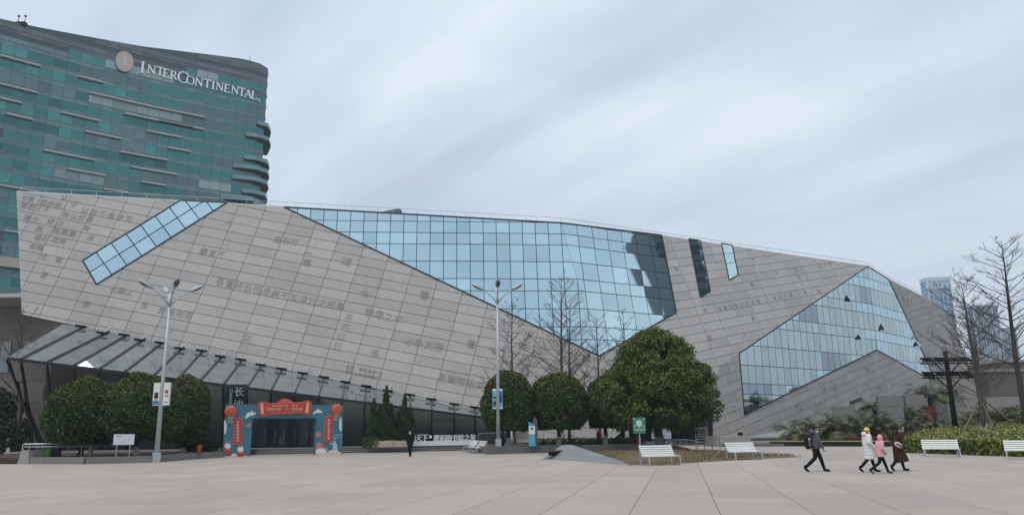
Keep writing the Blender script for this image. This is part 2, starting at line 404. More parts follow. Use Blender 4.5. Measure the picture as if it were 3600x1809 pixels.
for fc, poly, pa, a0, b0, holes in ((FA1, S1, 2.50 * sc, -53.3 * sc, .62, [W1]), (FA2, S2, 2.80 * sc, 14.1 * sc, .3, [W2, W3]), (FA3, S4, 2.7, .3, .2, [vent_hole]), (FA4, S3, 2.7, .2, .1, [])):
    for pcs in cells(fc, poly, pa, .985, a0, b0, .022, holes):
        p3 = [[fc.to3(q, .07 + random.uniform(-.006, .006)) for q in p] for p in pcs]; pan.append((sum(px_area(p) for p in p3), p3, fc.n))
pan.sort(key=lambda t: -t[0]); rest = MB()
for k, (ar, p3, n) in enumerate(pan):
    b = MB() if k < 300 else rest
    for p in p3: b.prism(p, n * .055)
    if k < 300: b.build('stone_panel', stone, facade, True)
if rest.v: tag(rest.build('stone_panels', stone_st, facade, True), kind='stuff')
print('stone panels', len(pan))

# glazing
curtain = MB()
glz = []
fall = V3(.07, -.256, -1.0)
def z_levels(fn, pts): return [fn(*p)[2] for p in pts]
zl = z_levels(f1, [(2063, 784), (2067, 823), (2070, 862), (2076, 921), (2082, 981), (2086, 1023), (2090, 1085), (2094, 1148), (2098, 1193), (2105, 1250)])
zl = [zl[0] + 3.3, zl[0] + 1.75] + zl
def glaze(fc_p0, n, poly, base, across, steps, down, zs, m, thick=.05, gap=.036):
    """panes between mullion lines (start points base + across*s, running along `down`) and level transoms"""
    fc = Facet(fc_p0, n, across); P = ccw([fc.to2(p) for p in poly]); dn = np.asarray(down, float); dn = dn - n * np.dot(dn, n); dn = dn / -dn[2]
    res = []
    for i in range(len(steps) - 1):
        for z1, z0 in zip(zs, zs[1:]):
            def pt(s, z): b = base + across * s; return fc.to2(b + dn * (b[2] - z))
            q = [pt(steps[i] + gap, z0 + gap), pt(steps[i + 1] - gap, z0 + gap), pt(steps[i + 1] - gap, z1 - gap), pt(steps[i] + gap, z1 - gap)]
            c = clip_convex(P, ccw(q))
            if abs(area2(c)) < .03: continue
            p3 = [fc.to3(x, .06) for x in c]; glz.append((px_area(p3), p3, n, m if m is not g_right or ((i // 4) * 7 + zs.index(z1) * 5) % 11 else g_mauve))
ac = KK - A0; L1 = np.linalg.norm(KK - B0); ac = unit(ac)
glaze(KK, n1, G1L, B0, ac, [L1 * i / 21 for i in range(0, 30)], V3(.02, -.176, -1), zl, g_sky)
tr = f2(2325, 827); a2 = unit(tr - KK); L2 = np.linalg.norm(tr - KK)
glaze(KK, n2, G1R, KK, a2, [L2 * i / 7 for i in range(-4, 8)], fall, zl, g_sky)
zr = z_levels(f3, [(2597, 1210), (2600, 1281), (2605, 1346), (2609, 1384), (2615, 1462)])
zr = [zr[0] + 2.25 + k for k in (14.2, 11.95, 10.65, 8.4, 7.1, 4.85, 3.55, 1.3, -.0)][:-1] + [zr[0] + 2.25] + zr
a3 = V3(.8, .6, 0); L3 = np.dot(EE - P1, a3)
glaze(P1, n3, G2A, P1 * V3(1, 1, 0) + V3(0, 0, P1[2]), a3, [L3 * i / 22 for i in range(0, 25)], V3(0, 0, -1), zr, g_right)
a4 = V3(.70, .71, 0) / np.linalg.norm([.70, .71])
glaze(EE, n4, G2B, EE, a4, [1.4 * i for i in range(0, 19)], V3(0, 0, -1), zr, g_right)
# slanting window strip and the two slots
fw = Facet(f1(341, 1000), n1, f1(798, 713) - f1(341, 1000))
for i in range(10):
    for j in range(2):
        q0 = fw.to2(f1(292, 916))[1]; ln = 1.60
        x0, x1, y0, y1 = i * ln + .05, (i + 1) * ln - .05, q0 * j / 2 + .05, q0 * (j + 1) / 2 - .05
        c = clip_convex(ccw([fw.to2(p) for p in W1]), [np.array(t) for t in ((x0, y0), (x1, y0), (x1, y1), (x0, y1))])
        if abs(area2(c)) > .05: p3 = [fw.to3(t, .085) for t in c]; glz.append((px_area(p3), p3, n1, g_sky))
for wq, ts in ((W2, (0, .19, .40, .70, 1.0)), (W3, (0, .28, .57, 1.0))):
    for t0, t1 in zip(ts, ts[1:]):
        l = lambda t: wq[0] + (wq[1] - wq[0]) * t
        r = lambda t: wq[3] + (wq[2] - wq[3]) * t
        q = [l(t0), l(t1), r(t1), r(t0)]; c = sum(q) / 4
        q = [c + (p - c) * .95 + n2 * .085 for p in q]; glz.append((px_area(q), q, n2, g_sky))
cm = MB()
for poly, n in ((G1L, n1), (G1R, n2), (G2A, n3), (G2B, n4), (W1, n1), (W2, n2), (W3, n2)):
    k = len(poly); c = sum(poly) / k
    cm.prism([p + n * .03 for p in poly], n * .02)
    for i in range(k):
        if {id(poly[i]), id(poly[(i + 1) % k])} in ({id(KK), id(CC)}, {id(EE), id(QQ)}): continue
        cm.bar(poly[i] + n * .07, poly[(i + 1) % k] + n * .07, .13, .10, n)
curt = cm.build('curtain_wall', mullion, lib, True)
def settle(p3, n):
    """no two panes sit at quite the same angle"""
    c = sum(p3) / len(p3); u = unit(p3[1] - p3[0]); v = np.cross(n, u); ga_, gb_ = random.gauss(0, .0055), random.gauss(0, .0055)
    return [p + n * (np.dot(p - c, u) * ga_ + np.dot(p - c, v) * gb_) for p in p3]
glz = [(a_, settle(p_, n_), n_, m_) for a_, p_, n_, m_ in glz]
glz.sort(key=lambda t: -t[0]); rest = MB()
for k, (ar, p3, n, m) in enumerate(glz):
    if k < 300: MB().prism(p3, n * .02).build('glass_pane', m, curt, True)
    else: rest.prism(p3, n * .02)
if rest.v: tag(rest.build('glass_panes', g_sky_st, curt, True), kind='stuff')
print('panes', len(glz))
for (x, y, w, h) in ((2985, 1049, 1.3, .75), (3100, 1150, .85, .9), (3022, 1184, .95, .65), (3222, 1209, 1.1, .7)):      # opened vents
    fn, n, a = (f3, n3, a3) if x < 3075 else (f4, n4, a4)
    c = fn(x, y); b = MB()
    tl, tr_ = c - a * w / 2 + V3(0, 0, h / 2) + n * .1, c + a * w / 2 + V3(0, 0, h / 2) + n * .1
    bl, br = tl - V3(0, 0, h * .95) + n * .42, tr_ - V3(0, 0, h * .95) + n * .42
    o = b.prism([tl, bl, br, tr_], n * .05).build('open_vent', mat('vent_glass', (.35, .42, .44), .08, .8), curt, True)
    MB().prism([tl, bl, c - a * w / 2 - V3(0, 0, h / 2) + n * .1], a * .03).build('vent_gap_shade', mullion, curt, True)  # dark triangle stands in for the shaded open gap beside the tilted pane

# roof, sides, parapet coping and railing
rf = MB(); R4 = f4(3355, 1127)
top = [A0, KK, EE, f4(3122, 981), f4(3286, 1064), R4]
bk = V3(0, 34, -1.5)
for a, b in zip(top, top[1:]): rf.add([a - V3(0, -.3, .15), b - V3(0, -.3, .15), b + bk, a + bk], [(0, 1, 2, 3)])
rf.add([A0 + V3(0, .2, -.1), A0 + bk, AB + V3(6, 34, 2), AB + V3(.4, .4, 0)], [(0, 1, 2, 3)])
rf.add([AB, AB + V3(6, 12, 9), f1(1800, 1471) + V3(0, 12, 9), f1(1800, 1471)], [(0, 1, 2, 3)])
rf.build('roof', mat('roof_membrane', (.22, .22, .22), .9, var=.1, scale=.5), lib, True)
cp = MB()
for a, b in zip(top, top[1:]): cp.bar(a + V3(0, .12, .05), b + V3(0, .12, .05), .24, .16)
cp.build('roof_coping', mat('zinc_coping', (.62, .64, .66), .5), lib, True)
for (a, b) in zip(top, top[1:]):
    rl = MB(); n = max(2, int(np.linalg.norm(b - a) / 2.4)); o = V3(0, .5, .1); hh = V3(0, 0, .62)
    rl.tube([a + o + hh, b + o + hh], .028, 5)
    for i in range(n + 1): q = a + (b - a) * i / n + o; rl.tube([q, q + hh], .02, 5)
    rl.build('roof_railing', steel_w, lib, True)
sk = MB(); q = f1(1370, 738); sk.prism([q + V3(-1.5, .9, .0), q + V3(1.1, .9, .02), q + V3(1.0, .9, .36), q + V3(.5, .9, .38)], V3(0, -1.2, 0)); sk.build('roof_hatch', granite, lib, True)

# glass canopy hung below the slanting edge, lobby wall under it
fr = [(76, 1260), (167, 1274), (260, 1285), (350, 1297), (438, 1311), (540, 1322), (626, 1334), (702, 1343), (786, 1354), (869, 1365), (953, 1376), (1036, 1385), (1120, 1394), (1203, 1404), (1282, 1415), (1362, 1425), (1442, 1434), (1518, 1445), (1597, 1455), (1671, 1464), (1750, 1473), (1850, 1485)]
bkp = [(297, 1153), (385, 1170), (447, 1183), (510, 1195), (570, 1211), (644, 1225), (712, 1239), (784, 1254), (850, 1271), (922, 1285), (990, 1304), (1066, 1315), (1138, 1334), (1214, 1348), (1286, 1366), (1361, 1380), (1439, 1397), (1514, 1411), (1595, 1431), (1667, 1441), (1748, 1458), (1850, 1481)]
V0 = D(26, 1259, 60.0); VE = f1(1950, 1499) + n1 * .3
vn = np.cross(VE - V0, V3(0, 0, 1)); vn = unit(vn)
def front(x, y):
    p = onp(x, y, V0, vn); t = np.dot(p - V0, VE - V0) / np.dot(VE - V0, VE - V0); return V0 + (VE - V0) * t
FRp = [V0] + [front(*p) for p in fr]; BKp = [f1(222, 1143) + n1 * .1] + [f1(*p) + n1 * .1 for p in bkp]
cn = MB()
for a, b in zip(FRp, FRp[1:]): cn.bar(a, b, .16, .2)
for a, b in zip(BKp, BKp[1:]): cn.bar(a, b, .10, .12)
canopy = cn.build('glass_canopy', mullion, lib, True)
for i in range(len(FRp) - 1):
    q = [FRp[i], FRp[i + 1], BKp[i + 1], BKp[i]]; n = unit(np.cross(q[1] - q[0], q[3] - q[0])); c = sum(q) / 4
    MB().prism([c + (p - c) * .985 + n * .1 for p in q], n * .03).build('canopy_pane', g_canopy, canopy, True)
    if i:
        a, b = FRp[i], BKp[i]; bm = MB(); bm.bar(a + n * .16, b + n * .16, .11, .18, n); bm.build('canopy_beam', mat('beam_paint', (.055, .06, .065), .5), canopy, True)
        t = .86 if i % 2 == 0 else .93
        k = a + (b - a) * t; x = unit(FRp[-1] - FRp[0]); br = MB(); br.box(k + n * .34, (.95, .24, .16), (x, unit(np.cross(n, x)), n)); br.box(k + n * .22, (.16, .3, .14), (x, unit(np.cross(n, x)), n)); br.build('canopy_bracket', black_m, canopy, True)
        if i % 2 == 0: MB().tube([k + n * .3, k + n * .3 + V3(.25, 1.0, .75)], .05, 6).build('tie_rod', steel_w, canopy, True)
# lobby wall: leans out from its foot to the canopy's front edge
foot = lambda t: V3(*(D(150, 1560, 66.0)[:2] * (1 - t) + D(1950, 1550, 75.0)[:2] * t), .45)
LEAN = [124, 52, 30, 20, 13, 9, 6, 4, 2, 1] + [0] * 20
FOOT = []
for i, (x, y) in enumerate([(26, 1259)] + fr):
    Yb = 66.0 + 9.0 * (x - 26) / 1924; q = D(x + LEAN[i], 1560, Yb); FOOT.append(V3(q[0], q[1], .45))
def lob(i, z):
    a, b = FOOT[i], FRp[i]; s = (z - a[2]) / (b[2] - a[2]); return a + (b - a) * s
lw = MB(); zt = [FRp[i][2] for i in range(len(FRp))]
for i in range(len(FRp) - 1): lw.add([lob(i, .45) + V3(0, .14, 0), lob(i + 1, .45) + V3(0, .14, 0), FRp[i + 1] + V3(0, .14, 0), FRp[i] + V3(0, .14, 0)], [(0, 1, 2, 3)])
lobby = lw.build('lobby_wall', mullion, lib, True)
doors = range(10, 13)
for i in range(len(FRp) - 1):
    zs = [.5] + [z for z in (2.55, 4.3, 5.9) if z < min(zt[i], zt[i + 1]) - .35]
    for k, z in enumerate(zs):
        z2 = zs[k + 1] if k + 1 < len(zs) else None
        a, b = lob(i, z), lob(i + 1, z); c, d = (lob(i + 1, z2), lob(i, z2)) if z2 else (FRp[i + 1] - V3(0, 0, .1), FRp[i] - V3(0, 0, .1))
        q = [a, b, c, d]; n = unit(np.cross(b - a, d - a)); m = sum(q) / 4
        sx = (np.linalg.norm(b - a) - .09) / np.linalg.norm(b - a)
        MB().prism([m + (p - m) * np.array([sx, sx, .985]) for p in q], n * .03).build('lobby_pane', g_lobby, lobby, True)
    pm = MB(); pm.bar(lob(i, .45) - V3(0, .06, 0), FRp[i] - V3(0, .06, .08), .13, .16, V3(0, 1, 0)); pm.build('lobby_mullion', mullion, lobby, True)
# left cheek of the lobby and dark soffit column behind
ck = MB(); a, b = lob(0, .45), V0
ck.add([a, b, BKp[0], V3(BKp[0][0] + 3, BKp[0][1] + 5, .45)], [(0, 1, 2, 3)]); ck.build('cheek_wall', g_lobby, lib, True)
dk = MB(); q = f1(170, 1128); dk.prism([f1(150, 1120) + V3(0, 3, -.3), f1(225, 1140) + V3(0, 3, 0), f1(225, 1140) + V3(3, 3, -12), f1(225, 1140) + V3(-1.4, 3, -6), f1(130, 1160) + V3(0, 3, 0)], V3(0, -1, 0)); dk.build('dark_glass_pier', g_lobby, lib, True)
# vertical name sign on the lobby glass
NS_A = D(822, 1421, 62.4)
# recessed entrance between the two great slopes
en = MB(); e0, e1 = G(2150, 1562, .3), G(2520, 1560, .3)
en.add([(TT[0] - 1, TT[1] + 4, .3), (f3(2506, 1500)[0] + 1, f3(2506, 1500)[1] + 3, .3), (f3(2506, 1500)[0] + 1, f3(2506, 1500)[1] + 3, 12), (TT[0] - 1, TT[1] + 4, 12)], [(0, 1, 2, 3)])
ent = en.build('entrance_glass', mat('entrance_dark_glass', (.018, .03, .042), .08, .25, spec=.5), lib, True)
e0, e1 = V3(TT[0] - 1, TT[1] + 3.9, 0), V3(f3(2506, 1500)[0] + 1, f3(2506, 1500)[1] + 2.9, 0)
for i in range(1, 9):
    q = e0 + (e1 - e0) * i / 9; MB().bar(q + V3(0, 0, .3), q + V3(0, 0, 6), .12, .16).build('entrance_mullion', mullion, ent, True)
rt = MB(); s0 = f3(2503, 1379); s1 = f3(2506, 1533)
rt.add([s0, s0 + V3(-1.5, 2.6, 0), s1 + V3(-1.6, 2.6, 0), s1], [(0, 1, 2, 3)]); rt.build('entrance_return_wall', granite_l, lib, True)
MB().prism([p + n3 * .12 for p in vent_hole], n3 * .1).build('wall_grille', mullion, lib, True)

# carved characters
FAC = {1: (FA1, f1), 2: (FA2, f2), 3: (FA3, f3), 4: (FA4, f4)}
chars = []      # facet, text, list of pixel centres, size px
def run(fi, text, x, y, dx, dy, s): chars.extend((fi, ch, x + dx * i, y + dy * i, s) for i, ch in enumerate(text) if ch != ' ')
run(1, '吾嘗終日而思矣不如須臾之所學', 776, 991, 32.4, 6.65, 33); run(1, '不可以已', 1226, 1117, -13, 33, 33); run(1, '金石可', 978, 841, 28.5, 5, 30)
run(1, '人', 808, 781, 0, 0, 28); run(1, '一鏤', 1084, 890, -5, 32, 30); run(1, '隨', 1219, 919, 0, 0, 36); run(1, '也', 1282, 1029, 0, 0, 32); run(1, '榮辱之來', 1300, 1099, 33.5, 7, 35)
run(1, '必象其德', 1439, 1198, 34.5, 7.2, 36); run(1, '書', 1492, 1037, 0, 0, 36); run(1, '書', 1658, 1208, 0, 0, 34); run(1, '見賢而思齊', 1553, 1327, 34, 6.8, 36); run(1, '多', 1319, 1242, 0, 0, 36); run(1, '之', 1334, 1318, 0, 0, 36)
run(1, '多聞 擇其善者', 1224, 1288, 15, 3.1, 15); run(1, '而從之多見而識', 1221, 1306, 15, 3.1, 15); run(1, '文', 870, 1187, 0, 0, 34); run(1, '初願之', 402, 1017, 27, 5, 28); run(1, '學', 304, 1068, 0, 0, 30); run(1, '良', 508, 1073, 0, 0, 32)
run(1, '致有所深', 572, 1092, 31, 5.5, 30); run(1, '文', 600, 1162, 0, 0, 30); run(1, '願言不', 717, 883, 32, 5, 30)
run(1, '不積', 88, 698, 22, 3, 24); run(1, '跬步無', 155, 712, 25, 5, 26); run(1, '以', 228, 695, 0, 0, 24); run(1, '青取之于', 85, 723, 26, 5, 26); run(1, '子', 262, 718, 0, 0, 30); run(1, '以致千里步至', 300, 740, 31, 6, 28)
run(1, '無以成海', 232, 756, 28, 5, 27); run(1, '積土', 98, 765, 28, 5, 26); run(1, '成山', 180, 778, 32, 6, 26); run(1, '海', 305, 802, 0, 0, 26); run(1, '風', 140, 805, 0, 0, 28); run(1, '雨興焉', 200, 812, 28, 5, 27); run(1, '洋', 318, 837, 0, 0, 28)
run(1, '積水', 135, 835, 25, 4, 25); run(1, '成淵', 195, 842, 26, 5, 26); run(1, '蛟龍', 118, 866, 24, 4, 25); run(1, '生', 156, 903, 0, 0, 28); run(1, '焉', 207, 915, 0, 0, 28); run(1, '君', 157, 966, 0, 0, 28)
run(2, '知', 2377, 945, 0, 0, 20); run(2, '文', 2648, 912, 0, 0, 18); run(2, '也', 2727, 958, 0, 0, 18); run(2, '功在不', 2796, 947, 11, 27, 18); run(2, '悟', 2642, 1001, 0, 0, 20); run(2, '孟子曰', 2882, 936, 17, -3, 18); run(2, '駑馬十駕', 2721, 1047, 19, -3.5, 19)
run(2, '捨百', 2829, 1028, 48, -5, 18); run(2, '在親民在止於至善', 2528, 1084, 19.4, -3.6, 20); run(2, '明', 2478, 1092, 0, 0, 20); run(2, '學', 2646, 1119, 0, 0, 20); run(2, '論', 2493, 1186, 0, 0, 22)
run(3, '心', 2559, 1339, 0, 0, 24); run(3, '君子不', 2555, 1432, 13, -2.5, 12); run(3, '學而時', 2557, 1448, 13, -2.5, 12); run(3, '學之意', 2896, 1365, 20, -3.5, 20); run(3, '道也', 2864, 1416, 16, -3, 17); run(3, '德之', 2798, 1424, 16, -3, 13); run(3, '仁義', 2800, 1440, 15, -3, 12); run(3, '國', 3046, 1297, 0, 0, 18)
run(4, '智仁勇', 3092, 1360, 22, -4, 17); run(4, '學思', 3185, 1352, 15, -3, 16); run(4, '禮', 3172, 1047, 0, 0, 15); run(4, '義廉', 3190, 1062, 13, -3, 13); run(4, '信', 3270, 1190, 0, 0, 15)
OTHER = '阅天下邂逅图书馆之美·长沙图书馆CHANGSHALIBRARY我们的节日春—书香长漫十二周年庆雅韵迎新湖湘文化进万家湘江FFC应急避难场所EmergencyAssembly®INTERCOLA图书馆欢迎您总平面示意图文明'
load_glyphs([c[1] for c in chars] + list(OTHER) + list('abcdefghijklmnopqrstuvwxyz'))
for fi, ch, x, y, s in chars:
    fc, fn = FAC[fi]; c = fn(x, y); ppm = np.linalg.norm(proj(c + fc.vo * .5) - proj(c - fc.vo * .5)); sz = s * .92 / ppm
    mb = MB(); glyph_into(mb, ch, c + fc.n * .072 - fc.u * sz * .5 - fc.vo * sz * .38, fc.u, fc.vo + fc.u * .0, sz, .03)
    mb.build('carved_character', carved, facade, True)

# ------------------------------------------------------------------ curved glass hotel tower behind
hplan = [(-150, 137), (-139, 146.2), (-128, 155.5), (-117.6, 165), (-109.4, 172.5), (-100.1, 180.5), (-89.5, 188.4), (-77.7, 196.3), (-70.6, 200.7), (-69.4, 202.6), (-70.1, 205.2), (-72.5, 210), (-77, 220)]
def spline(pts, step):
    P = [np.array(p, float) for p in pts]; dense = []
    for i in range(len(P) - 1):
        p0, p1, p2, p3 = P[max(i - 1, 0)], P[i], P[i + 1], P[min(i + 2, len(P) - 1)]
        for t in np.linspace(0, 1, 24, endpoint=False): dense.append(.5 * (2 * p1 + (p2 - p0) * t + (2 * p0 - 5 * p1 + 4 * p2 - p3) * t * t + (3 * p1 - 3 * p2 + p3 - p0) * t ** 3))
    dense.append(P[-1]); d = np.array(dense); s = np.concatenate([[0], np.cumsum(np.linalg.norm(np.diff(d, axis=0), axis=1))]); q = np.arange(0, s[-1], step)
    return np.stack([np.interp(q, s, d[:, 0]), np.interp(q, s, d[:, 1])], 1)
HC = spline(hplan, 2.75); NC = len(HC)
ratio_x = lambda p: p[0] / p[1]
def hx_px(p, z): return proj(V3(p[0], p[1], z))
top_px = [(-900, -160), (0, 70), (240, 116), (490, 162), (720, 190), (860, 208), (915, 224), (945, 243), (1200, 243)]
def top_z(p):
    for _ in range(1):
        z = 100.0
        for _ in range(12):
            x, y = hx_px(p, z); ty = np.interp(x, [t[0] for t in top_px], [t[1] for t in top_px]); z += (y - ty) / 13.0
        return z
HT = [min(max(top_z(p), 88), 112) for p in HC]
i_end = next((i for i in range(NC) if i and HC[i][1] > 203.5), NC - 1)
for i in range(i_end, NC): HT[i] = HT[i_end - 1] - .15 * (i - i_end)
FLH = 3.42; FL0 = 9.0
hotel = thing('hotel_tower', (-95, 190, 0), 'curved high-rise hotel with teal glass facade and rounded balconies', 'hotel')
hb = MB(); nrm = []
for i in range(NC):
    t = unit(np.append(HC[min(i + 1, NC - 1)] - HC[max(i - 1, 0)], 0)); nrm.append(np.cross(t, V3(0, 0, 1)))
P_ = lambda i, z, o=0.0: V3(HC[i][0], HC[i][1], z) + nrm[i] * o
for i in range(NC - 1): hb.add([P_(i, 0), P_(i + 1, 0), P_(i + 1, HT[i + 1]), P_(i, HT[i])], [(0, 1, 2, 3)])
cen = [V3(-170, 215, 0), V3(-110, 245, 0)]
hb.add([P_(0, 0), P_(0, HT[0]), cen[0] + V3(0, 0, HT[0]), cen[0], cen[1], cen[1] + V3(0, 0, HT[-1]), P_(NC - 1, HT[-1]), P_(NC - 1, 0)], [(0, 1, 2, 3), (3, 2, 5, 4), (4, 5, 6, 7)])
hb.add([P_(i, HT[i] - .6) for i in range(NC)] + [cen[1] + V3(0, 0, 98), cen[0] + V3(0, 0, 95)], [tuple(range(NC + 2))])
hmass = hb.build('tower_body', mat('hotel_frame', (.05, .085, .09), .4, .3), hotel, True)
hg = [mat('hotel_glass_teal', (.055, .215, .20), .08, .6, rnd=.22, var=.1, scale=.1), mat('hotel_glass_deep', (.035, .15, .145), .08, .6, rnd=.22), mat('hotel_glass_grey', (.11, .18, .18), .12, .55, rnd=.2), mat('hotel_glass_curtain', (.25, .33, .32), .25, .35, rnd=.2)]
spn = mat('hotel_spandrel', (.12, .21, .205), .15, .5, isl=.12, var=.15, scale=.1); spn2 = mat('hotel_louvre', (.12, .13, .15), .4, .3, isl=.2)
hr = random.Random(3); panes = []
nfl = 29
for k in range(nfl):
    z0 = FL0 + k * FLH; sp = MB()
    run_m, left = 0, 0
    for i in range(NC - 1):
        zt = min(HT[i], HT[i + 1])
        if z0 + 1.2 > zt: continue
        if left <= 0: run_m = hr.choices([0, 1, 2, 3], [.40, .32, .18, .10])[0]; left = hr.choice([1, 2, 3, 4, 5, 6])
        left -= 1
        g = .0
        def quad(za, zb, off):
            a, b = P_(i, za, off), P_(i + 1, za, off); d = (b - a) * .016
            return [a + d, b - d, P_(i + 1, zb, off) - d, P_(i, zb, off) + d]
        crown = z0 + FLH * 2.2 > zt
        sp.prism(quad(z0, min(z0 + 1.12, zt - .1), .06), nrm[i] * .05)
        if crown: sp.prism(quad(z0 + 1.2, min(z0 + 2.2, zt - .05), .06), nrm[i] * .05); continue
        z1 = min(z0 + FLH - .06, zt - .1)
        panes.append((px_area(quad(z0 + 1.18, z1, .1)), quad(z0 + 1.18, z1, .1), nrm[i], hg[run_m], proj(P_(i, z0))))
    if sp.v: sp.build('spandrel_band', spn if k < nfl - 4 else spn2, hmass, True)
    se = MB()
    for i in range(NC - 1):
        if z0 + 1.4 < min(HT[i], HT[i + 1]): se.prism([P_(i, z0 + 1.10, .2), P_(i + 1, z0 + 1.10, .2), P_(i + 1, z0 + 1.22, .2), P_(i, z0 + 1.22, .2)], nrm[i] * .2)
    if se.v: se.build('sill_line', mat('sill_metal', (.22, .29, .29), .4, .3), hmass, True)
panes = [p for p in panes if p[4][1] < 1260 and p[4][0] > -40]
vis = sorted([p for p in panes], key=lambda p: -p[0]); big = set(id(p) for p in vis[:300]); rest = {}
for p in panes:
    if id(p) in big: MB().prism(p[1], p[2] * .04).build('window_pane', p[3], hmass, True)
    else: rest.setdefault(p[3].name, (MB(), p[3]))[0].prism(p[1], p[2] * .04)
for b, m in rest.values():
    mm = mat(m.name + '_small', tuple(m.node_tree.nodes['Principled BSDF'].inputs['Base Color'].default_value[:3]), .1, .6)
    tag(b.build('window_panes', m, hmass, True), kind='stuff')
ledge_m = mat('ledge_white', (.42, .44, .45), .6)
def near_col(px, z):
    return min(range(NC - 1), key=lambda i: abs(hx_px(HC[i], z)[0] - px))
for (x0, y0, x1) in ((0, 216, 157), (0, 313, 108), (0, 355, 20), (0, 406, 100), (268, 290, 373), (300, 345, 508), (510, 353, 705), (220, 412, 328), (437, 421, 700), (573, 413, 668), (290, 474, 430), (503, 480, 632), (172, 536, 317), (428, 549, 596), (600, 540, 662), (242, 598, 350), (460, 598, 625), (489, 645, 590), (348, 668, 470), (0, 643, 110), (60, 740, 20), (0, 820, 60), (0, 905, 60)):
    i0 = near_col(max(x0, -10), 60); q = onp(x0, y0, P_(i0, 0), nrm[i0]); z = FL0 + round((q[2] - FL0) / FLH) * FLH
    i0, i1 = near_col(x0, z), max(near_col(x1, z), near_col(x0, z) + 2); lb = MB()
    for i in range(i0, min(i1, NC - 1)): lb.prism([P_(i, z, .95), P_(i + 1, z, .95), P_(i + 1, z + .34, .95), P_(i, z + .34, .95)], nrm[i] * .9)
    lb.build('window_ledge', ledge_m, hotel, True)
bal_d = mat('balcony_underside', (.028, .032, .038), .7); bal_g = mat('balcony_glass', (.16, .27, .28), .15, .5)
for (x0, y0, xr) in ((868, 428, 962), (858, 478, 960), (902, 530, 957), (838, 556, 955), (826, 590, 953), (815, 628, 953), (912, 655, 950), (842, 676, 951), (835, 712, 948), (783, 697, 840), (800, 760, 948)):
    i0 = near_col(x0 + 8, 70); q = onp(x0, y0, P_(i0, 0), nrm[i0]); z = q[2]
    i1 = NC - 3 if xr > 900 else min(i0 + 3, NC - 2); bb = MB(); rl = MB(); n = i1 - i0
    prof = [max(.15, 2.3 * math.sin(math.pi * min(1.0, .06 + .55 * (j / max(n, 1)))) ** .8) * (.75 if xr < 900 else 1) for j in range(n + 1)]
    o = [P_(i0 + j, z, prof[j]) for j in range(n + 1)]; inn = [P_(i0 + j, z, -.1) for j in range(n + 1)]
    for j in range(n):
        for (za, zb, mb, mi) in ((-.30, 0, bb, 0),):
            dz0, dz1 = V3(0, 0, za), V3(0, 0, zb)
            bb.add([o[j] + dz0, o[j + 1] + dz0, o[j + 1] + dz1, o[j] + dz1, inn[j] + dz0 + nrm[i0 + j] * .0, inn[j + 1] + dz0, inn[j + 1] + dz1, inn[j] + dz1], [(0, 1, 2, 3), (0, 4, 5, 1), (3, 2, 6, 7)])
        rl.add([o[j] - nrm[i0 + j] * .1, o[j + 1] - nrm[i0 + j] * .1, o[j + 1] - nrm[i0 + j] * .1 + V3(0, 0, 1.1), o[j] - nrm[i0 + j] * .1 + V3(0, 0, 1.1)], [(0, 1, 2, 3)])
    bo = bb.build('balcony', bal_d, hotel, True); rl.build('balustrade', bal_g, bo, True)
pb = MB()
for i in range(NC - 1): pb.prism([P_(i, 38.5, 1.6), P_(i + 1, 38.5, 1.6), P_(i + 1, 40.6, 1.6), P_(i, 40.6, 1.6)], nrm[i] * 1.5)
pb.build('podium_band', mat('podium_beige', (.42, .38, .32), .7), hotel, True)
mastm = MB(); q = P_(near_col(55, 98), 98, -1); zt = HT[near_col(55, 98)]
for dx in (0, 1.6): mastm.tube([(q[0] + dx, q[1], zt - 1), (q[0] + dx, q[1], zt + 2.2)], .07, 5); mastm.ball((q[0] + dx, q[1], zt + 2.3), .3, 6, 4)
mastm.box((q[0] + .8, q[1], zt + .2), (2.4, 1, .9)); mastm.build('roof_cradle', black_m, hotel, True)
q = P_(near_col(860, 98), 98, -1); zt = HT[near_col(860, 98)]; MB().tube([(q[0], q[1], zt - 1), (q[0], q[1], zt + 2)], .06, 5).build('roof_mast', black_m, hotel, True)

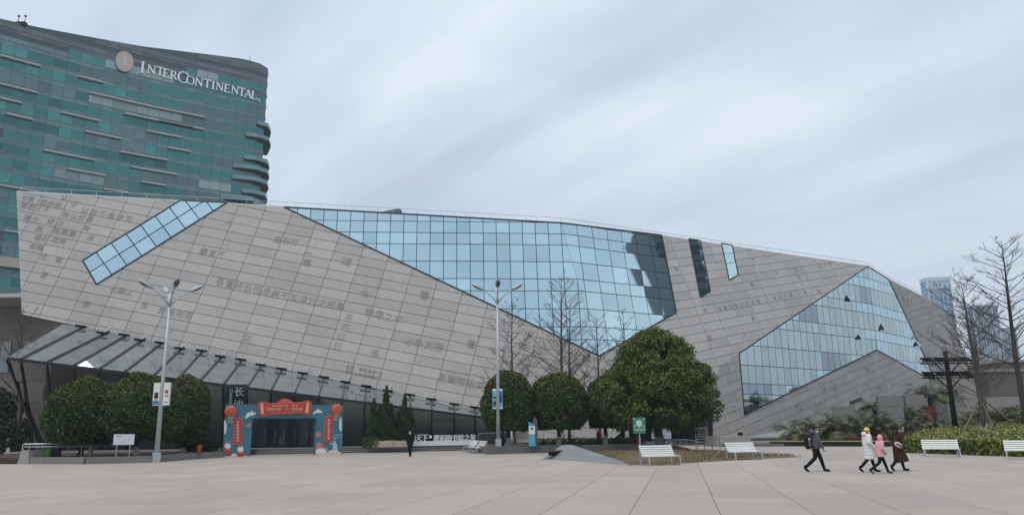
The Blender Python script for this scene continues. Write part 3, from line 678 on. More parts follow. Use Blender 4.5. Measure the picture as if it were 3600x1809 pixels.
# the hotel's sign: serif capitals and a leaf-shaped emblem
sgl = mat('sign_letter', (.62, .66, .70), .4, .1, emis=((.8, .85, .9), .12))
sgn = thing('hotel_sign', P_(near_col(680, 90), 92, .4), 'pale serif letters INTERCONTINENTAL with leaf emblem mounted high on the teal tower', 'sign')
def serif_letter(ch, w, h):
    """strokes in a w x h box: list of (polyline, width)"""
    t, n = .155 * h, .075 * h; sf = .05 * h; b = MB()
    def st(x0, y0, x1, y1, wd):
        d = unit([x1 - x0, y1 - y0, 0]); p = V3(-d[1], d[0], 0) * wd / 2; a, c = V3(x0, y0, 0), V3(x1, y1, 0); b.prism([a - p, c - p, c + p, a + p], V3(0, 0, -.25)) if False else b.prism([a + p, a - p, c - p, c + p], V3(0, 0, .25))
    def ser(x, y, wd): st(x - wd / 2, y, x + wd / 2, y, sf)
    def arc(cx, cy, rx_, ry_, a0, a1):
        k = 16; pr = None
        for i in range(k):
            q = []
            for a in (a0 + (a1 - a0) * i / k, a0 + (a1 - a0) * (i + 1) / k):
                wd = n + (t - n) * abs(math.cos(a)) ** 1.5
                q += [V3(cx + rx_ * math.cos(a), cy + ry_ * math.sin(a), 0), V3(cx + (rx_ - wd) * math.cos(a), cy + (ry_ - wd * .7) * math.sin(a), 0)]
            b.prism([q[1], q[0], q[2], q[3]], V3(0, 0, .25))
    s = sf / 2
    if ch == 'I': st(w / 2, s, w / 2, h - s, t); ser(w / 2, s, .3 * h); ser(w / 2, h - s, .3 * h)
    if ch == 'L': st(w * .2, s, w * .2, h - s, t); ser(w * .2, h - s, .3 * h); st(w * .05, s + .01, w, s + .01, n); st(w * .96, 0, w * .96, h * .22, n * .8)
    if ch == 'T': st(w / 2, s, w / 2, h - s, t); ser(w / 2, s, .32 * h); st(0, h - n / 2, w, h - n / 2, n); st(w * .04, h, w * .04, h * .82, n * .7); st(w * .96, h, w * .96, h * .82, n * .7)
    if ch == 'E': st(w * .2, s, w * .2, h - s, t); st(w * .03, s + .01, w * .95, s + .01, n); st(w * .03, h - n / 2, w * .9, h - n / 2, n); st(w * .2, h * .52, w * .75, h * .52, n); st(w * .93, 0, w * .93, h * .2, n * .7); st(w * .88, h, w * .88, h * .82, n * .7)
    if ch == 'N': st(w * .16, s, w * .16, h - s, n); st(w * .84, 0, w * .84, h - s, n); st(w * .12, h - s, w * .86, .05 * h, t); ser(w * .16, s, .28 * h); ser(w * .86, h - s, .28 * h)
    if ch == 'A': st(w * .12, s, w * .5, h, n); st(w * .88, s, w * .48, h, t); st(w * .25, h * .33, w * .75, h * .33, n * .9); ser(w * .12, s, .26 * h); ser(w * .88, s, .28 * h)
    if ch == 'R': st(w * .2, s, w * .2, h - s, t); ser(w * .2, s, .3 * h); ser(w * .15, h - s, .25 * h); st(w * .2, h - n / 2, w * .5, h - n / 2, n); st(w * .2, h * .5, w * .5, h * .5, n); arc(w * .5, h * .75, w * .36, h * .25, -math.pi / 2, math.pi / 2); st(w * .5, h * .5, w * .95, s, t * .9)
    if ch == 'O': arc(w / 2, h / 2, w / 2, h * .52, 0, 2 * math.pi)
    if ch == 'C': arc(w * .55, h / 2, w * .55, h * .52, math.radians(48), math.radians(312)); st(w * .93, h * .95, w * .93, h * .68, n * .8)
    return b
def tower_point(px_, py_):
    i = near_col(px_, 90); return i, onp(px_, py_, P_(i, 0), nrm[i])
def place_letter(b, px_, py_, name='letter'):
    i, q = tower_point(px_, py_); t = unit(np.cross(V3(0, 0, 1), nrm[i])); t = t if t[0] > 0 else -t
    b.v = [tuple(q + nrm[i] * (.55 + v[2]) + t * v[0] + V3(0, 0, v[1])) for v in b.v]; b.build(name, sgl, sgn, True)
xs = [('I', 488, 256, 1), ('N', 515, 258, 0), ('T', 547, 265, 0), ('E', 571, 272, 0), ('R', 595, 279, 0), ('C', 621, 289, 1), ('O', 652, 296, 0), ('N', 683, 302, 0), ('T', 714, 308, 0), ('I', 740, 315, 0), ('N', 756, 318, 0), ('E', 786, 325, 0), ('N', 810, 330, 0), ('T', 836, 337, 0), ('A', 857, 343, 0), ('L', 882, 349, 0)]
for ch, px_, py_, bigl in xs:
    h = 3.15 if bigl else 2.4; w = h * {'I': .42, 'N': .86, 'T': .76, 'E': .62, 'R': .72, 'C': .86, 'O': .9, 'A': .82, 'L': .62}[ch]
    place_letter(serif_letter(ch, w, h), px_, py_)
rb = MB(); rb.tube([V3(.3 * math.cos(a) + .3, .3 * math.sin(a) + .3, .1) for a in np.linspace(0, 2 * math.pi, 9)], .08, 4); place_letter(rb, 903, 357, 'registered_mark')
lf = MB(); N_ = 28
pts = []
for k in range(N_):
    a = 2 * math.pi * k / N_; r = 1.0; x, y = math.cos(a) * 2.05, 0
    y = math.copysign(abs(math.sin(a)) ** .85, math.sin(a)) * 2.75; pts.append(V3(x, y, .2))
lf.prism(pts, V3(0, 0, .5)); i, q = tower_point(436, 220); t = unit(np.cross(V3(0, 0, 1), nrm[i])); t = t if t[0] > 0 else -t
lf.v = [tuple(q + nrm[i] * (.6 + v[2]) + t * v[0] + V3(0, 0, v[1])) for v in lf.v]
em = lf.build('emblem', mat('emblem_bronze', (.46, .41, .35), .5, var=.1, scale=.6), sgn, True)
em['label'] = 'pointed oval bronze emblem with a capital I'
li = serif_letter('I', 1.25, 2.6); li.v = [tuple(q + nrm[i] * (.86 + v[2] * .3) + t * (v[0] - .62) + V3(0, 0, v[1] - 1.3)) for v in li.v]; li.build('emblem_letter', mat('emblem_letter', (.62, .60, .56), .5), em, True)

# ------------------------------------------------------------------ far city
farg = mat('far_glass_blue', (.13, .27, .43), .2, .5, var=.1, scale=.02); farl = mat('far_lines', (.46, .53, .60), .6); farg2 = mat('far_glass_grey', (.12, .21, .31), .3, .4)
def far_tower(name, px0, px1, ytop, Y, label, m, lines, dep=40):
    a, b = D(px0, ytop, Y), D(px1, ytop, Y); base = thing(name, ((a[0] + b[0]) / 2, Y, 0), label, 'building', None)
    w, h = b[0] - a[0], a[2]; mb = MB(); mb.plan([(-w / 2, 0), (w / 2, 0), (w / 2, dep), (-w / 2, dep)], -1, h); mb.build('tower_shaft', m, base)
    for k in range(lines + 1):
        x = -w / 2 + w * k / lines; MB().box((x, -.4, h / 2), (w * .018 if 0 < k < lines else w * .04, .8, h)).build('facade_fin', farl, base)
    nb = 14
    for k in range(nb): MB().box((0, -.2, h * (.3 + .7 * k / nb)), (w * .98, .3, h * .004)).build('floor_band', farl, base)
    return base, w, h
t1, w, h = far_tower('office_tower', 3258, 3338, 986, 700, 'tall pale blue office tower with lettering at its top, far right', farg, 5, 12)
MB().box((0, 6, h + 1.5), (w * 1.02, 13, 3.4)).build('tower_crown', farl, t1)
for k in (1, 2, 3, 4):
    x = -w / 2 + w * k / 5
    for s in (-1, 1): MB().bar((x, -.6, h * .86), (x + s * w / 10, -.6, h * .955), w * .012).build('crown_brace', farl, t1)
tb = MB(); wt = line_width('湘江FFC', 7.5); line_into(tb, '湘江FFC', (-wt / 2 + 1, -.9, h * .945), V3(1, 0, 0), V3(0, 0, 1), 7.5, .5); tb.build('tower_lettering', mat('far_letters', (.7, .73, .76), .6), t1)
t2, w2, h2 = far_tower('apartment_tower', 3418, 3502, 1072, 520, 'blue grey slab tower seen through the bare branches', farg2, 9, 10)
t3, w3, h3 = far_tower('apartment_tower', 3500, 3568, 1152, 520, 'lower stepped wing beside the blue grey slab tower', farg2, 6, 10)
for (x0, x1, y0, Y, lab, dp) in ((3470, 3640, 1306, 128, 'low flat-roofed grey block behind the tall bare tree', 14), (3520, 3700, 1272, 140, 'upper grey block stepping up at the right edge', 12)):
    a, b = D(x0, y0, Y), D(x1, y0, Y); t = thing('low_building', ((a[0] + b[0]) / 2, Y, 0), lab, 'building'); w = b[0] - a[0]
    MB().plan([(-w / 2, 0), (w / 2, 0), (w / 2, dp), (-w / 2, dp)], 0, a[2]).build('wall', mat('brown_grey_wall', (.12, .113, .103), .8, var=.15, scale=.3), t)
    MB().box((0, dp / 2, a[2] + .2), (w + .5, dp + .5, .45)).build('parapet', granite_l, t)
# brown building glimpsed at the far left below the library's edge
a, b = D(-60, 1072, 105), D(220, 1072, 105); t = thing('annex_building', ((a[0] + b[0]) / 2, 105, 0), 'brown stone annex with dark windows at the left edge behind the bare tree', 'building')
w = b[0] - a[0]; hz = a[2]
MB().plan([(-w / 2, 0), (w / 2, 0), (w / 2, 12), (-w / 2, 12)], 0, hz).build('wall', mat('annex_stone', (.235, .20, .175), .85, var=.12, scale=.4), t)
for k in range(4): MB().box((-w / 2 + w * (k + .5) / 4, -.05, hz - 7.2), (w / 9, .3, 4.2)).build('window', g_lobby, t)
MB().box((0, -.4, hz + .1), (w + 1, 13, .5)).build('parapet', ledge_m, t)

# slim dark tower standing off to the right, mirrored in the last columns of the blue glass
def mirror(px, py):
    p = f2(px, py); d = unit(ray(px, py)); return p, d - n2 * 2 * np.dot(d, n2)
(pa_, ra_), (pb_, rb_) = mirror(2392, 960), mirror(2497, 960)
qa, qb = pa_ + ra_ * (75 / np.linalg.norm(ra_[:2])), pb_ + rb_ * (75 / np.linalg.norm(rb_[:2]))
mt = thing('mirrored_tower', (*((qa + qb) / 2)[:2], 0), 'slim dark tower mirrored in the right-hand columns of the blue glass', 'building')
dd = unit((qb - qa) * V3(1, 1, 0)); nn_ = V3(-dd[1], dd[0], 0); nn_ = nn_ if np.dot(nn_, (qa - pa_)) > 0 else -nn_; wdt = np.linalg.norm((qb - qa)[:2]); c_ = np.array(mt.location)
MB().prism([V3(*(p[:2] - c_[:2]), 88.0) for p in (qa, qb, qb + nn_ * 18, qa + nn_ * 18)], V3(0, 0, 88)).build('tower_shaft', mat('mirror_tower_stone', (.10, .125, .14), .7, var=.2, scale=.2), mt)
for k in range(22):
    for j in range(4): q = qa + (qb - qa) * (j + .5) / 4 - c_; MB().box((q[0] - nn_[0] * .1, q[1] - nn_[1] * .1, 4 + 3.8 * k), (wdt / 6, .3, 1.9), (dd, nn_, V3(0, 0, 1))).build('window', mullion, mt)
print('mirror tower', qa, qb)
# ------------------------------------------------------------------ platform, steps, planters, kerbs
def plan_box(name, poly, z0, z1, m, label, cat, group=None, joints=None, cap=None):
    c = np.mean(np.array(poly), 0); t = thing(name, (c[0], c[1], z0), label, cat, group)
    MB().plan([(p[0] - c[0], p[1] - c[1]) for p in poly], 0, z1 - z0).build('core', m, t)
    return t
def wall_run(t, pts, z0, z1, th, m, blk=1.25, cap=None, gap=.008):
    """a low wall along pts built from separate facing blocks"""
    c = t.location
    for a, b in zip(pts, pts[1:]):
        a, b = V3(*a, 0), V3(*b, 0); L = np.linalg.norm(b - a); d = (b - a) / L; nrm_ = V3(-d[1], d[0], 0); k = max(1, round(L / blk))
        for i in range(k):
            p, q = a + d * (L * i / k + gap), a + d * (L * (i + 1) / k - gap); mid = (p + q) / 2
            MB().box((mid[0] - c[0], mid[1] - c[1], (z0 + z1) / 2 - c[2]), (np.linalg.norm(q - p), th, z1 - z0), (d, nrm_, V3(0, 0, 1))).build('granite_block', m, t)
            if cap: MB().box((mid[0] - c[0], mid[1] - c[1], z1 + cap / 2 - c[2]), (np.linalg.norm(q - p), th + .08, cap), (d, nrm_, V3(0, 0, 1))).build('coping_block', granite_l, t)
# stepped terrace in front of the lobby
s0, s1 = V3(-22.5, 63.0, 0), V3(-1.5, 70.6, 0); sd = unit(s1 - s0); sn = V3(-sd[1], sd[0], 0)
ter = thing('entrance_terrace', tuple((s0 + s1) / 2), 'grey granite terrace with three long steps in front of the lobby glass', 'steps')
for k in range(3):
    z0, z1 = .15 * k, .15 * (k + 1); ln = np.linalg.norm(s1 - s0); nb = 14
    for i in range(nb):
        a = s0 + sd * (ln * i / nb + .006) + sn * .36 * k; b = s0 + sd * (ln * (i + 1) / nb - .006) + sn * .36 * k
        MB().prism([V3(*(p[:2] - np.array(ter.location[:2])), z1) for p in (a - sn * .04, b - sn * .04, b + sn * .5, a + sn * .5)], V3(0, 0, .05)).build('step_tread', granite_l, ter); MB().prism([V3(*(p[:2] - np.array(ter.location[:2])), z1 - .052) for p in (a, b, b + sn * .45, a + sn * .45)], V3(0, 0, .096)).build('step_riser', granite, ter)  # risers' darker granite puts the shade and dirt under each tread into colour
q = [s0 + sn * 1.1, s1 + sn * 1.1, V3(16, 80, 0), V3(-40, 80, 0), V3(-40, 62, 0)]
MB().prism([V3(*(p[:2] - np.array(ter.location[:2])), .445) for p in q], V3(0, 0, .44)).build('terrace_floor', granite_l, ter)

# left planter
pl = [G(95, 1629)[:2], G(300, 1630)[:2], G(538, 1624)[:2], G(700, 1611)[:2], (-20.8, 60.5)]
plt = thing('planter', (-26, 52, 0), 'long low grey granite planter with clipped trees, left of the festival gate', 'planter')
wall_run(plt, pl, 0, .40, .3, mat('mid_granite', (.17, .168, .16), .65, var=.15, scale=6, rnd=.08), 1.6)
MB().prism([V3(p[0] + 26, p[1] - 52, .34) for p in pl + [(-20.8, 66), (-40, 66), (-37, 50)]], V3(0, 0, .3)).build('soil', soil, plt)
b = MB(); a = G(60, 1630); b.prism([V3(0, 0, 0), V3(.72, -.02, 0), V3(.62, -.02, .82), V3(.14, 0, .80)], V3(0, -3.0, 0)); o = tag(b.build('ramp_end_block', granite_l), 'slanted grey stone block ending the ramp wall beside the long planter', 'stone block'); o.location = tuple(a)
# centre planter
pc = [(-3.0, 63.0), G(1720, 1596)[:2], G(1900, 1590)[:2], (5.2, 61.6)]
pct = thing('planter', (1, 62, 0), 'dark granite raised planter around the three clipped trees by the blue notice pillar', 'planter')
wall_run(pct, pc, 0, .55, .28, granite, 1.55)
wall_run(pct, [(5.2, 61.6), (9.6, 64.6), (13.5, 67.5)], .0, .5, .25, granite_l, 1.8)
MB().prism([V3(p[0] - 1, p[1] - 62, .47) for p in [pc[1], pc[2], pc[3], (9.6, 64.6), (13.5, 67.5), (8, 70), (-2.5, 70), pc[0]]], V3(0, 0, .4)).build('soil', soil, pct)
# dry lawn, wedge wall with timber seat
lawn_m = mat('dry_lawn', (.135, .093, .048), .95, var=.28, scale=2.2, bump=.6, bscale=30, col2=(.10, .082, .04))
LP = [(5.5, 38.05), (7.2, 38.3), (12.8, 43.3), (16.8, 46.2), (14.6, 52.5), (12.4, 58.5), (9.4, 63.2), (5.4, 61.2), (2.9, 58), (2.6, 48.2)]
lm = MB(); c = np.array([8.6, 51.0]); rings = [1.0, .93, .7, .4, .0]
vs = []
for r in rings[:-1]:
    for p in LP: q = c + (np.array(p) - c) * r; vs.append((q[0], q[1], .012 + .33 * (1 - r) ** .7 * (1 if r < 1 else 0)))
vs.append((c[0], c[1], .34)); k = len(LP); fs = [(i * k + j, i * k + (j + 1) % k, (i + 1) * k + (j + 1) % k, (i + 1) * k + j) for i in range(3) for j in range(k)] + [(3 * k + j, 3 * k + (j + 1) % k, 4 * k) for j in range(k)]
tag(lm.add(vs, fs).build('lawn', lawn_m, smooth=True), kind='structure')
# grass blades of the worn lawn
n = 9000; gp = []
while len(gp) < n:
    x, y = rng.uniform(2.5, 17), rng.uniform(38, 63.5); ins = False; j = len(LP) - 1
    for i in range(len(LP)):
        (xi, yi), (xj, yj) = LP[i], LP[j]
        if (yi > y) != (yj > y) and x < (xj - xi) * (y - yi) / (yj - yi) + xi: ins = not ins
        j = i
    if ins: gp.append((x, y))
gp = np.array(gp); d = np.linalg.norm(gp - c, axis=1); zz = .05 + .26 * np.clip(1 - d / 11, 0, 1); a = rng.uniform(0, 6.28, n); hgt = rng.uniform(.03, .09, n); wd = rng.uniform(.02, .05, n)
v = np.zeros((n, 3, 3)); v[:, 0] = np.stack([gp[:, 0] - np.cos(a) * wd, gp[:, 1] - np.sin(a) * wd, zz], 1); v[:, 1] = np.stack([gp[:, 0] + np.cos(a) * wd, gp[:, 1] + np.sin(a) * wd, zz], 1); v[:, 2] = np.stack([gp[:, 0] + rng.normal(0, .04, n), gp[:, 1] + rng.normal(0, .04, n), zz + hgt], 1)
tag(put('dry_grass', np_mesh('dry_grass', v.reshape(-1, 3), np.arange(3 * n).reshape(-1, 3), mat('dry_grass', (.18, .125, .06), .9, isl=.35, col2=(.11, .10, .045)))), 'short dry brown grass on the worn lawn', 'grass', kind='stuff')
wt = thing('wedge_wall', (2.3, 48.1, 0), 'grey stone wedge wall sloping down beside the dry lawn', 'wall')
a, b_ = V3(0, 0, 0), V3(3.15, -10.1, 0); inn = V3(.75, .25, 0)
mb = MB(); pk = V3(.55, -.6, .80); pk2 = V3(1.2, -.3, .80); foot_l = V3(-.9, .35, 0)
mb.add([a + V3(-.6, -.2, 0), b_, pk, pk2, b_ + V3(.25, .1, .0), V3(1.5, .6, 0), V3(.2, .8, 0)], [(0, 1, 2), (2, 1, 4, 3), (3, 4, 5), (0, 2, 6), (2, 3, 5, 6)])
mb.build('stone_slope', mat('wedge_granite', (.185, .195, .205), .55, var=.4, scale=1.6, stretch=(1, .5, 2)), wt)
sb = thing('timber_seat', tuple(G(1950, 1613)), 'dark timber plank seat cantilevered from the stone wedge', 'seat')
for i in range(4): MB().box((.05 + .02 * i, .18 * i - .1, .47), (1.75, .165, .09)).build('seat_plank', mat('brown_timber', (.085, .043, .025), .6, var=.25, scale=3, stretch=(1, 12, 12)), sb)
MB().box((.2, .2, .33), (1.1, .5, .2)).build('bracket', black_m, sb)

# ------------------------------------------------------------------ benches
white_sl = mat('white_slat', (.74, .75, .73), .5, var=.06, scale=3)
def bench(label, loc, rot):
    t = thing('bench', loc, label, 'bench', 'white slatted plaza benches', rot)
    L = 1.82
    for i in range(5):
        z, y = .43 + .098 * i + .02, .24 + .055 * i
        MB().box((0, y, z + .03), (L, .022, .068), (V3(1, 0, 0), unit(V3(0, .9, -.35)), unit(V3(0, .35, .9)))).build('back_slat', white_sl, t)
    for i in range(4): MB().box((0, -.24 + .12 * i, .425), (L, .108, .024)).build('seat_slat', white_sl, t)
    for s in (-1, 1):
        x = s * (L / 2 - .06)
        MB().bar((x, -.30, .41), (x, -.36, .0), .065, .05, V3(1, 0, 0)).build('leg', steel, t)
        MB().bar((x, .50, .96), (x, .42, .0), .06, .05, V3(1, 0, 0)).build('leg', steel, t)
        MB().bar((x, -.36, .03), (x, .42, .03), .05, .05).build('foot_rail', steel, t)
        MB().bar((x, -.32, .40), (x, .44, .40), .05, .04).build('seat_rail', steel, t)
    return t
bench('white slatted bench beside the green assembly sign, nearer of the two at the lawn', G(2325, 1634), math.radians(22))
bench('white slatted bench at the right corner of the dry lawn', G(2620, 1615), math.radians(20))
bench('white slatted bench standing fully in view against the hedge', G(3312, 1604), math.radians(-22))
bench('white slatted bench cut by the right edge of the picture', G(3612, 1613), math.radians(-30))
bench('bench seen end-on beside the centre planter, farther from the planter corner', G(1652, 1588), math.radians(-70))
bench('bench seen end-on touching the corner of the centre planter', G(1679, 1592), math.radians(-70))
bench('pale bench at the left edge of the picture beside the dark shrub', V3(-37.8, 54, 0), math.radians(10))

# ------------------------------------------------------------------ lamp posts
lampm = mat('lamp_grey', (.40, .42, .44), .45, .3); lampd = mat('lamp_head', (.09, .09, .085), .5, var=.2, scale=4)
def lamp_post(label, loc, rot, zh, ban, lean=0.0):
    t = thing('lamp_post', loc, label, 'lamp post', 'four-armed plaza lamp posts', rot)
    MB().tube([(0, 0, 0), (0, 0, zh * .5), (0, 0, zh)], [.16, .115, .085], 10).build('pole', lampm, t, smooth=True)
    MB().box((0, 0, .3), (.42, .42, .6)).build('pole_base', lampm, t)
    MB().tube([(0, 0, zh - .12), (0, 0, zh + .05), (0, 0, zh + .22), (0, 0, zh + .75)], [.12, .15, .10, .035], 8).build('hub', lampm, t, smooth=True)
    for k in range(4):
        a = k * math.pi / 2; d = V3(math.cos(a), math.sin(a), 0)
        pts = [V3(0, 0, zh - .02) + d * r + V3(0, 0, h) for r, h in ((.08, 0), (.45, .42), (.85, .78), (1.2, .98))]
        MB().tube(pts, [.05, .045, .04, .035], 7).build('arm', lampm, t, smooth=True)
        h = MB(); sd_ = np.cross(V3(0, 0, 1), d); p0, p1 = V3(0, 0, zh) + d * 1.08 + V3(0, 0, .92), V3(0, 0, zh) + d * 2.0 + V3(0, 0, 1.42); ax = unit(p1 - p0); upv = np.cross(ax, sd_)
        pts = [p0 + (p1 - p0) * s for s in (0, .15, .45, .8, 1)]
        o = MB(); o.tube(pts, [(.05, .05), (.15, .10), (.21, .13), (.17, .10), (.05, .04)], 10); o.build('lamp_head', lampm, t, smooth=True)
        g = MB(); cpt = p0 + (p1 - p0) * .55 - upv * .085 * (1 if upv[2] > 0 else -1); g.ball(cpt, (.34, .15, .07), 10, 5, rot=np.array([ax, sd_, upv]).T); g.build('lamp_glass', lampd, t, smooth=True)
    return t
def banner(t, c, w, h, th, panels, rot):
    for i, (x, m_front, deco) in enumerate(panels):
        o = MB().box((x, -.02, c), (w, th, h)).build('banner_box', mat('banner_edge', (.55, .56, .56), .5), t); o.rotation_euler = (0, 0, rot)
        f = MB().box((x, -.02 - th / 2 - .004, c), (w * .92, .006, h * .96)).build('banner_face', m_front, o)
        for (dx, dz, ww, hh, mm) in deco: MB().box((x + dx * w, -.02 - th / 2 - .012, c + dz * h), (ww * w, .006, hh * h)).build('banner_print', mm, o)
bw = mat('banner_white', (.66, .67, .66), .6); bblue = mat('banner_blue', (.04, .17, .42), .6); bred = mat('banner_red', (.40, .04, .035), .6); bdark = mat('print_dark', (.05, .05, .06), .6); bteal = mat('banner_teal', (.12, .40, .42), .6); bgreen = mat('print_green', (.05, .16, .09), .6); bsky = mat('banner_sky', (.08, .34, .52), .6); bskin = mat('print_peach', (.48, .27, .20), .6); bgrey = mat('print_grey', (.25, .25, .26), .6)
l1 = lamp_post('tall grey four-armed lamp post with white banners in front of the left planter', G(548, 1624), math.radians(35), D(588, 1077, 49.9)[2], None)
banner(l1, 4.15, .42, 1.42, .12, [(-.30, bw, [(0, .05, .55, .05, bgrey), (.0, -.06, .62, .24, bdark), (0, -.2, .45, .22, bskin), (0, -.38, .9, .16, bblue)]), (.33, bw, [(0, .1, .5, .14, bred), (.05, -.08, .5, .09, bgrey), (0, -.36, .5, .05, bred)])], math.radians(-35))
LCp = V3(*D(1752, 1572, 59.0)[:2], .47)
l2 = lamp_post('tall grey four-armed lamp post with blue banners in the centre planter', LCp, math.radians(3), D(1743, 1060, 59.0)[2] - .47, None)
banner(l2, 3.55, .30, 1.5, .12, [(-.26, bw, [(0, .22, .9, .36, bteal), (.0, -.05, .9, .3, bsky), (.0, -.3, .85, .25, bgreen), (.1, -.2, .4, .15, bdark)]), (.20, bw, [(0, .12, .9, .56, bblue), (0, -.28, .9, .25, bsky), (0, .0, .3, .4, bw)])], math.radians(-3))
t = thing('garden_lamp', tuple(V3(*D(1768, 1565, 60.2)[:2], .47)), 'slim black garden lamp with white globe beside the blue-bannered post', 'lamp')
MB().tube([(0, 0, 0), (0, 0, 3.0)], [.07, .045], 8).build('pole', black_m, t); MB().tube([(0, 0, 0), (0, 0, .3)], .1, 8).build('pole_base', black_m, t)
MB().ball((0, 0, 3.12), (.17, .17, .16), 12, 8).build('globe', mat('opal_globe', (.75, .75, .72), .4), t, smooth=True)

# ------------------------------------------------------------------ vegetation
def leaf_quads(P, Nn, size, asp=.5, tilt=.7):
    """P (n,3) centres, Nn (n,3) outward normals: one pointed leaf quad each"""
    n = len(P); r = rng.normal(size=(n, 3)); nn = Nn * (1 - tilt) + r / np.linalg.norm(r, axis=1, keepdims=True) * tilt; nn /= np.linalg.norm(nn, axis=1, keepdims=True) + 1e-9
    h = rng.normal(size=(n, 3)); a = np.cross(nn, h); a /= np.linalg.norm(a, axis=1, keepdims=True) + 1e-9; b = np.cross(nn, a); s = (size * rng.uniform(.6, 1.35, n))[:, None]
    v = np.stack([P - a * s, P - b * s * asp + nn * s * .12, P + a * s, P + b * s * asp + nn * s * .12], 1)
    return v.reshape(-1, 3), np.arange(4 * n).reshape(-1, 4)
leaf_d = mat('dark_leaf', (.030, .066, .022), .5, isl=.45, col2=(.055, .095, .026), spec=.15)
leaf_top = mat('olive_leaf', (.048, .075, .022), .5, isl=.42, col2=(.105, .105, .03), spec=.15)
leaf_con = mat('conifer_leaf', (.016, .042, .02), .6, isl=.4, col2=(.03, .06, .022), spec=.2)
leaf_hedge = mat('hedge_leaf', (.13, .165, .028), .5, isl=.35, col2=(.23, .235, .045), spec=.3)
leaf_palm = mat('palm_leaf', (.06, .10, .042), .5, isl=.4, col2=(.15, .155, .065), spec=.35)
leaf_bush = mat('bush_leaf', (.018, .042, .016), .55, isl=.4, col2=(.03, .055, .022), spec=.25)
bark = mat('grey_bark', (.085, .07, .058), .9, var=.3, scale=10, stretch=(1, 1, .3), bump=.5, bscale=22)
bark_d = mat('dark_bark', (.05, .04, .035), .9, var=.3, scale=10, bump=.4, bscale=22)
lime = mat('limewash', (.42, .41, .385), .9, var=.2, scale=9, bump=.3, bscale=25)
def dome(c, rxy, rz_, n, bot=-.62, seed=0, lump=.05):
    r = np.random.default_rng(seed); d = r.normal(size=(n * 2, 3)); d /= np.linalg.norm(d, axis=1, keepdims=True); d = d[d[:, 2] > bot - .25][:n]
    k = 1 + lump * (np.sin(d[:, 0] * 7 + seed) + np.sin(d[:, 1] * 9 + seed * 2) + np.sin(d[:, 2] * 8 + d[:, 0] * 5)) * .6
    f = k * (1 - .42 * r.random(len(d)) ** 2.2)
    P = d * f[:, None] * np.array([rxy, rxy, rz_]); lowz = bot * rz_
    low = P[:, 2] < lowz; P[low, 2] = lowz + r.uniform(-.12, .25, low.sum()) * rz_ * .5
    return P + np.asarray(c), d
def ball_tree(label, base, rxy, zb, zt, seed, lm=None, white=True, trunk_r=.16, n=21000):
    t = thing('clipped_tree', base, label, 'tree', 'dome-clipped evergreen trees'); H = zt - zb; c = V3(0, 0, zb + H * .40); rz_ = H * .60
    k = 6; wob = [V3(rng.normal(0, .03), rng.normal(0, .03), 0) for _ in range(6)]
    MB().tube([(0, 0, -.1), (0, 0, .15), wob[0] + V3(0, 0, zb * .5), wob[1] + V3(0, 0, zb), wob[2] + V3(0, 0, zb + H * .5)], [trunk_r * 1.7, trunk_r * 1.1, trunk_r, trunk_r * .95, trunk_r * .5], 9).build('trunk', bark_d, t, smooth=True)
    if white: MB().tube([(0, 0, -.05), (0, 0, .15), wob[0] * .8 + V3(0, 0, zb * .55)], [trunk_r * 1.75, trunk_r * 1.16, trunk_r * 1.06], 9).build('painted_trunk_base', lime, t, smooth=True)
    br = MB()
    for i in range(6): a = i * 1.05 + seed; br.tube([wob[1] + V3(0, 0, zb - .2), V3(math.cos(a) * rxy * .35, math.sin(a) * rxy * .35, zb + H * .2), V3(math.cos(a) * rxy * .7, math.sin(a) * rxy * .7, zb + H * .45)], [trunk_r * .55, trunk_r * .35, .03], 5)
    br.build('branches', bark_d, t, smooth=True)
    P, d = dome(c, rxy, rz_, n, seed=seed); v, f = leaf_quads(P, d, .092, .55)
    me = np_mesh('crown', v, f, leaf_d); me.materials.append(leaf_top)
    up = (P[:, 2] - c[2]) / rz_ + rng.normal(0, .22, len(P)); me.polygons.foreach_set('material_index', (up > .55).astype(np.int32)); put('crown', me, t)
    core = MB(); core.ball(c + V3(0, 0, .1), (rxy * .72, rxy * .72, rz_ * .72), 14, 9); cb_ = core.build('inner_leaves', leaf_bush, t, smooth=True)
    return t
def ball_at(label, px0, px1, ytop, ybot, Y, zg, seed, **k):
    a, b = D(px0, (ytop + ybot) / 2, Y), D(px1, (ytop + ybot) / 2, Y); x = (a[0] + b[0]) / 2; zt, zb = D((px0 + px1) / 2, ytop, Y)[2] - zg, D((px0 + px1) / 2, ybot, Y)[2] - zg
    return ball_tree(label, (x, Y, zg), (b[0] - a[0]) / 2, zb, zt, seed, **k)
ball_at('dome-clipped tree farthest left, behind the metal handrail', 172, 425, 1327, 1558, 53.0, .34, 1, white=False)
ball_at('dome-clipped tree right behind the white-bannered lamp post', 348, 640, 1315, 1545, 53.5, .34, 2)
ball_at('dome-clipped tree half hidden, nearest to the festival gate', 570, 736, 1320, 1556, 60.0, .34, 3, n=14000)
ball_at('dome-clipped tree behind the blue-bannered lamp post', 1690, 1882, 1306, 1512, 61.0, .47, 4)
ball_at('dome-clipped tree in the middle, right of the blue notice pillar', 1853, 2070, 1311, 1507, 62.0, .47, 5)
ball_at('dome-clipped tree partly hidden behind the large loose tree', 2058, 2190, 1320, 1502, 64.0, .47, 6, n=12000)

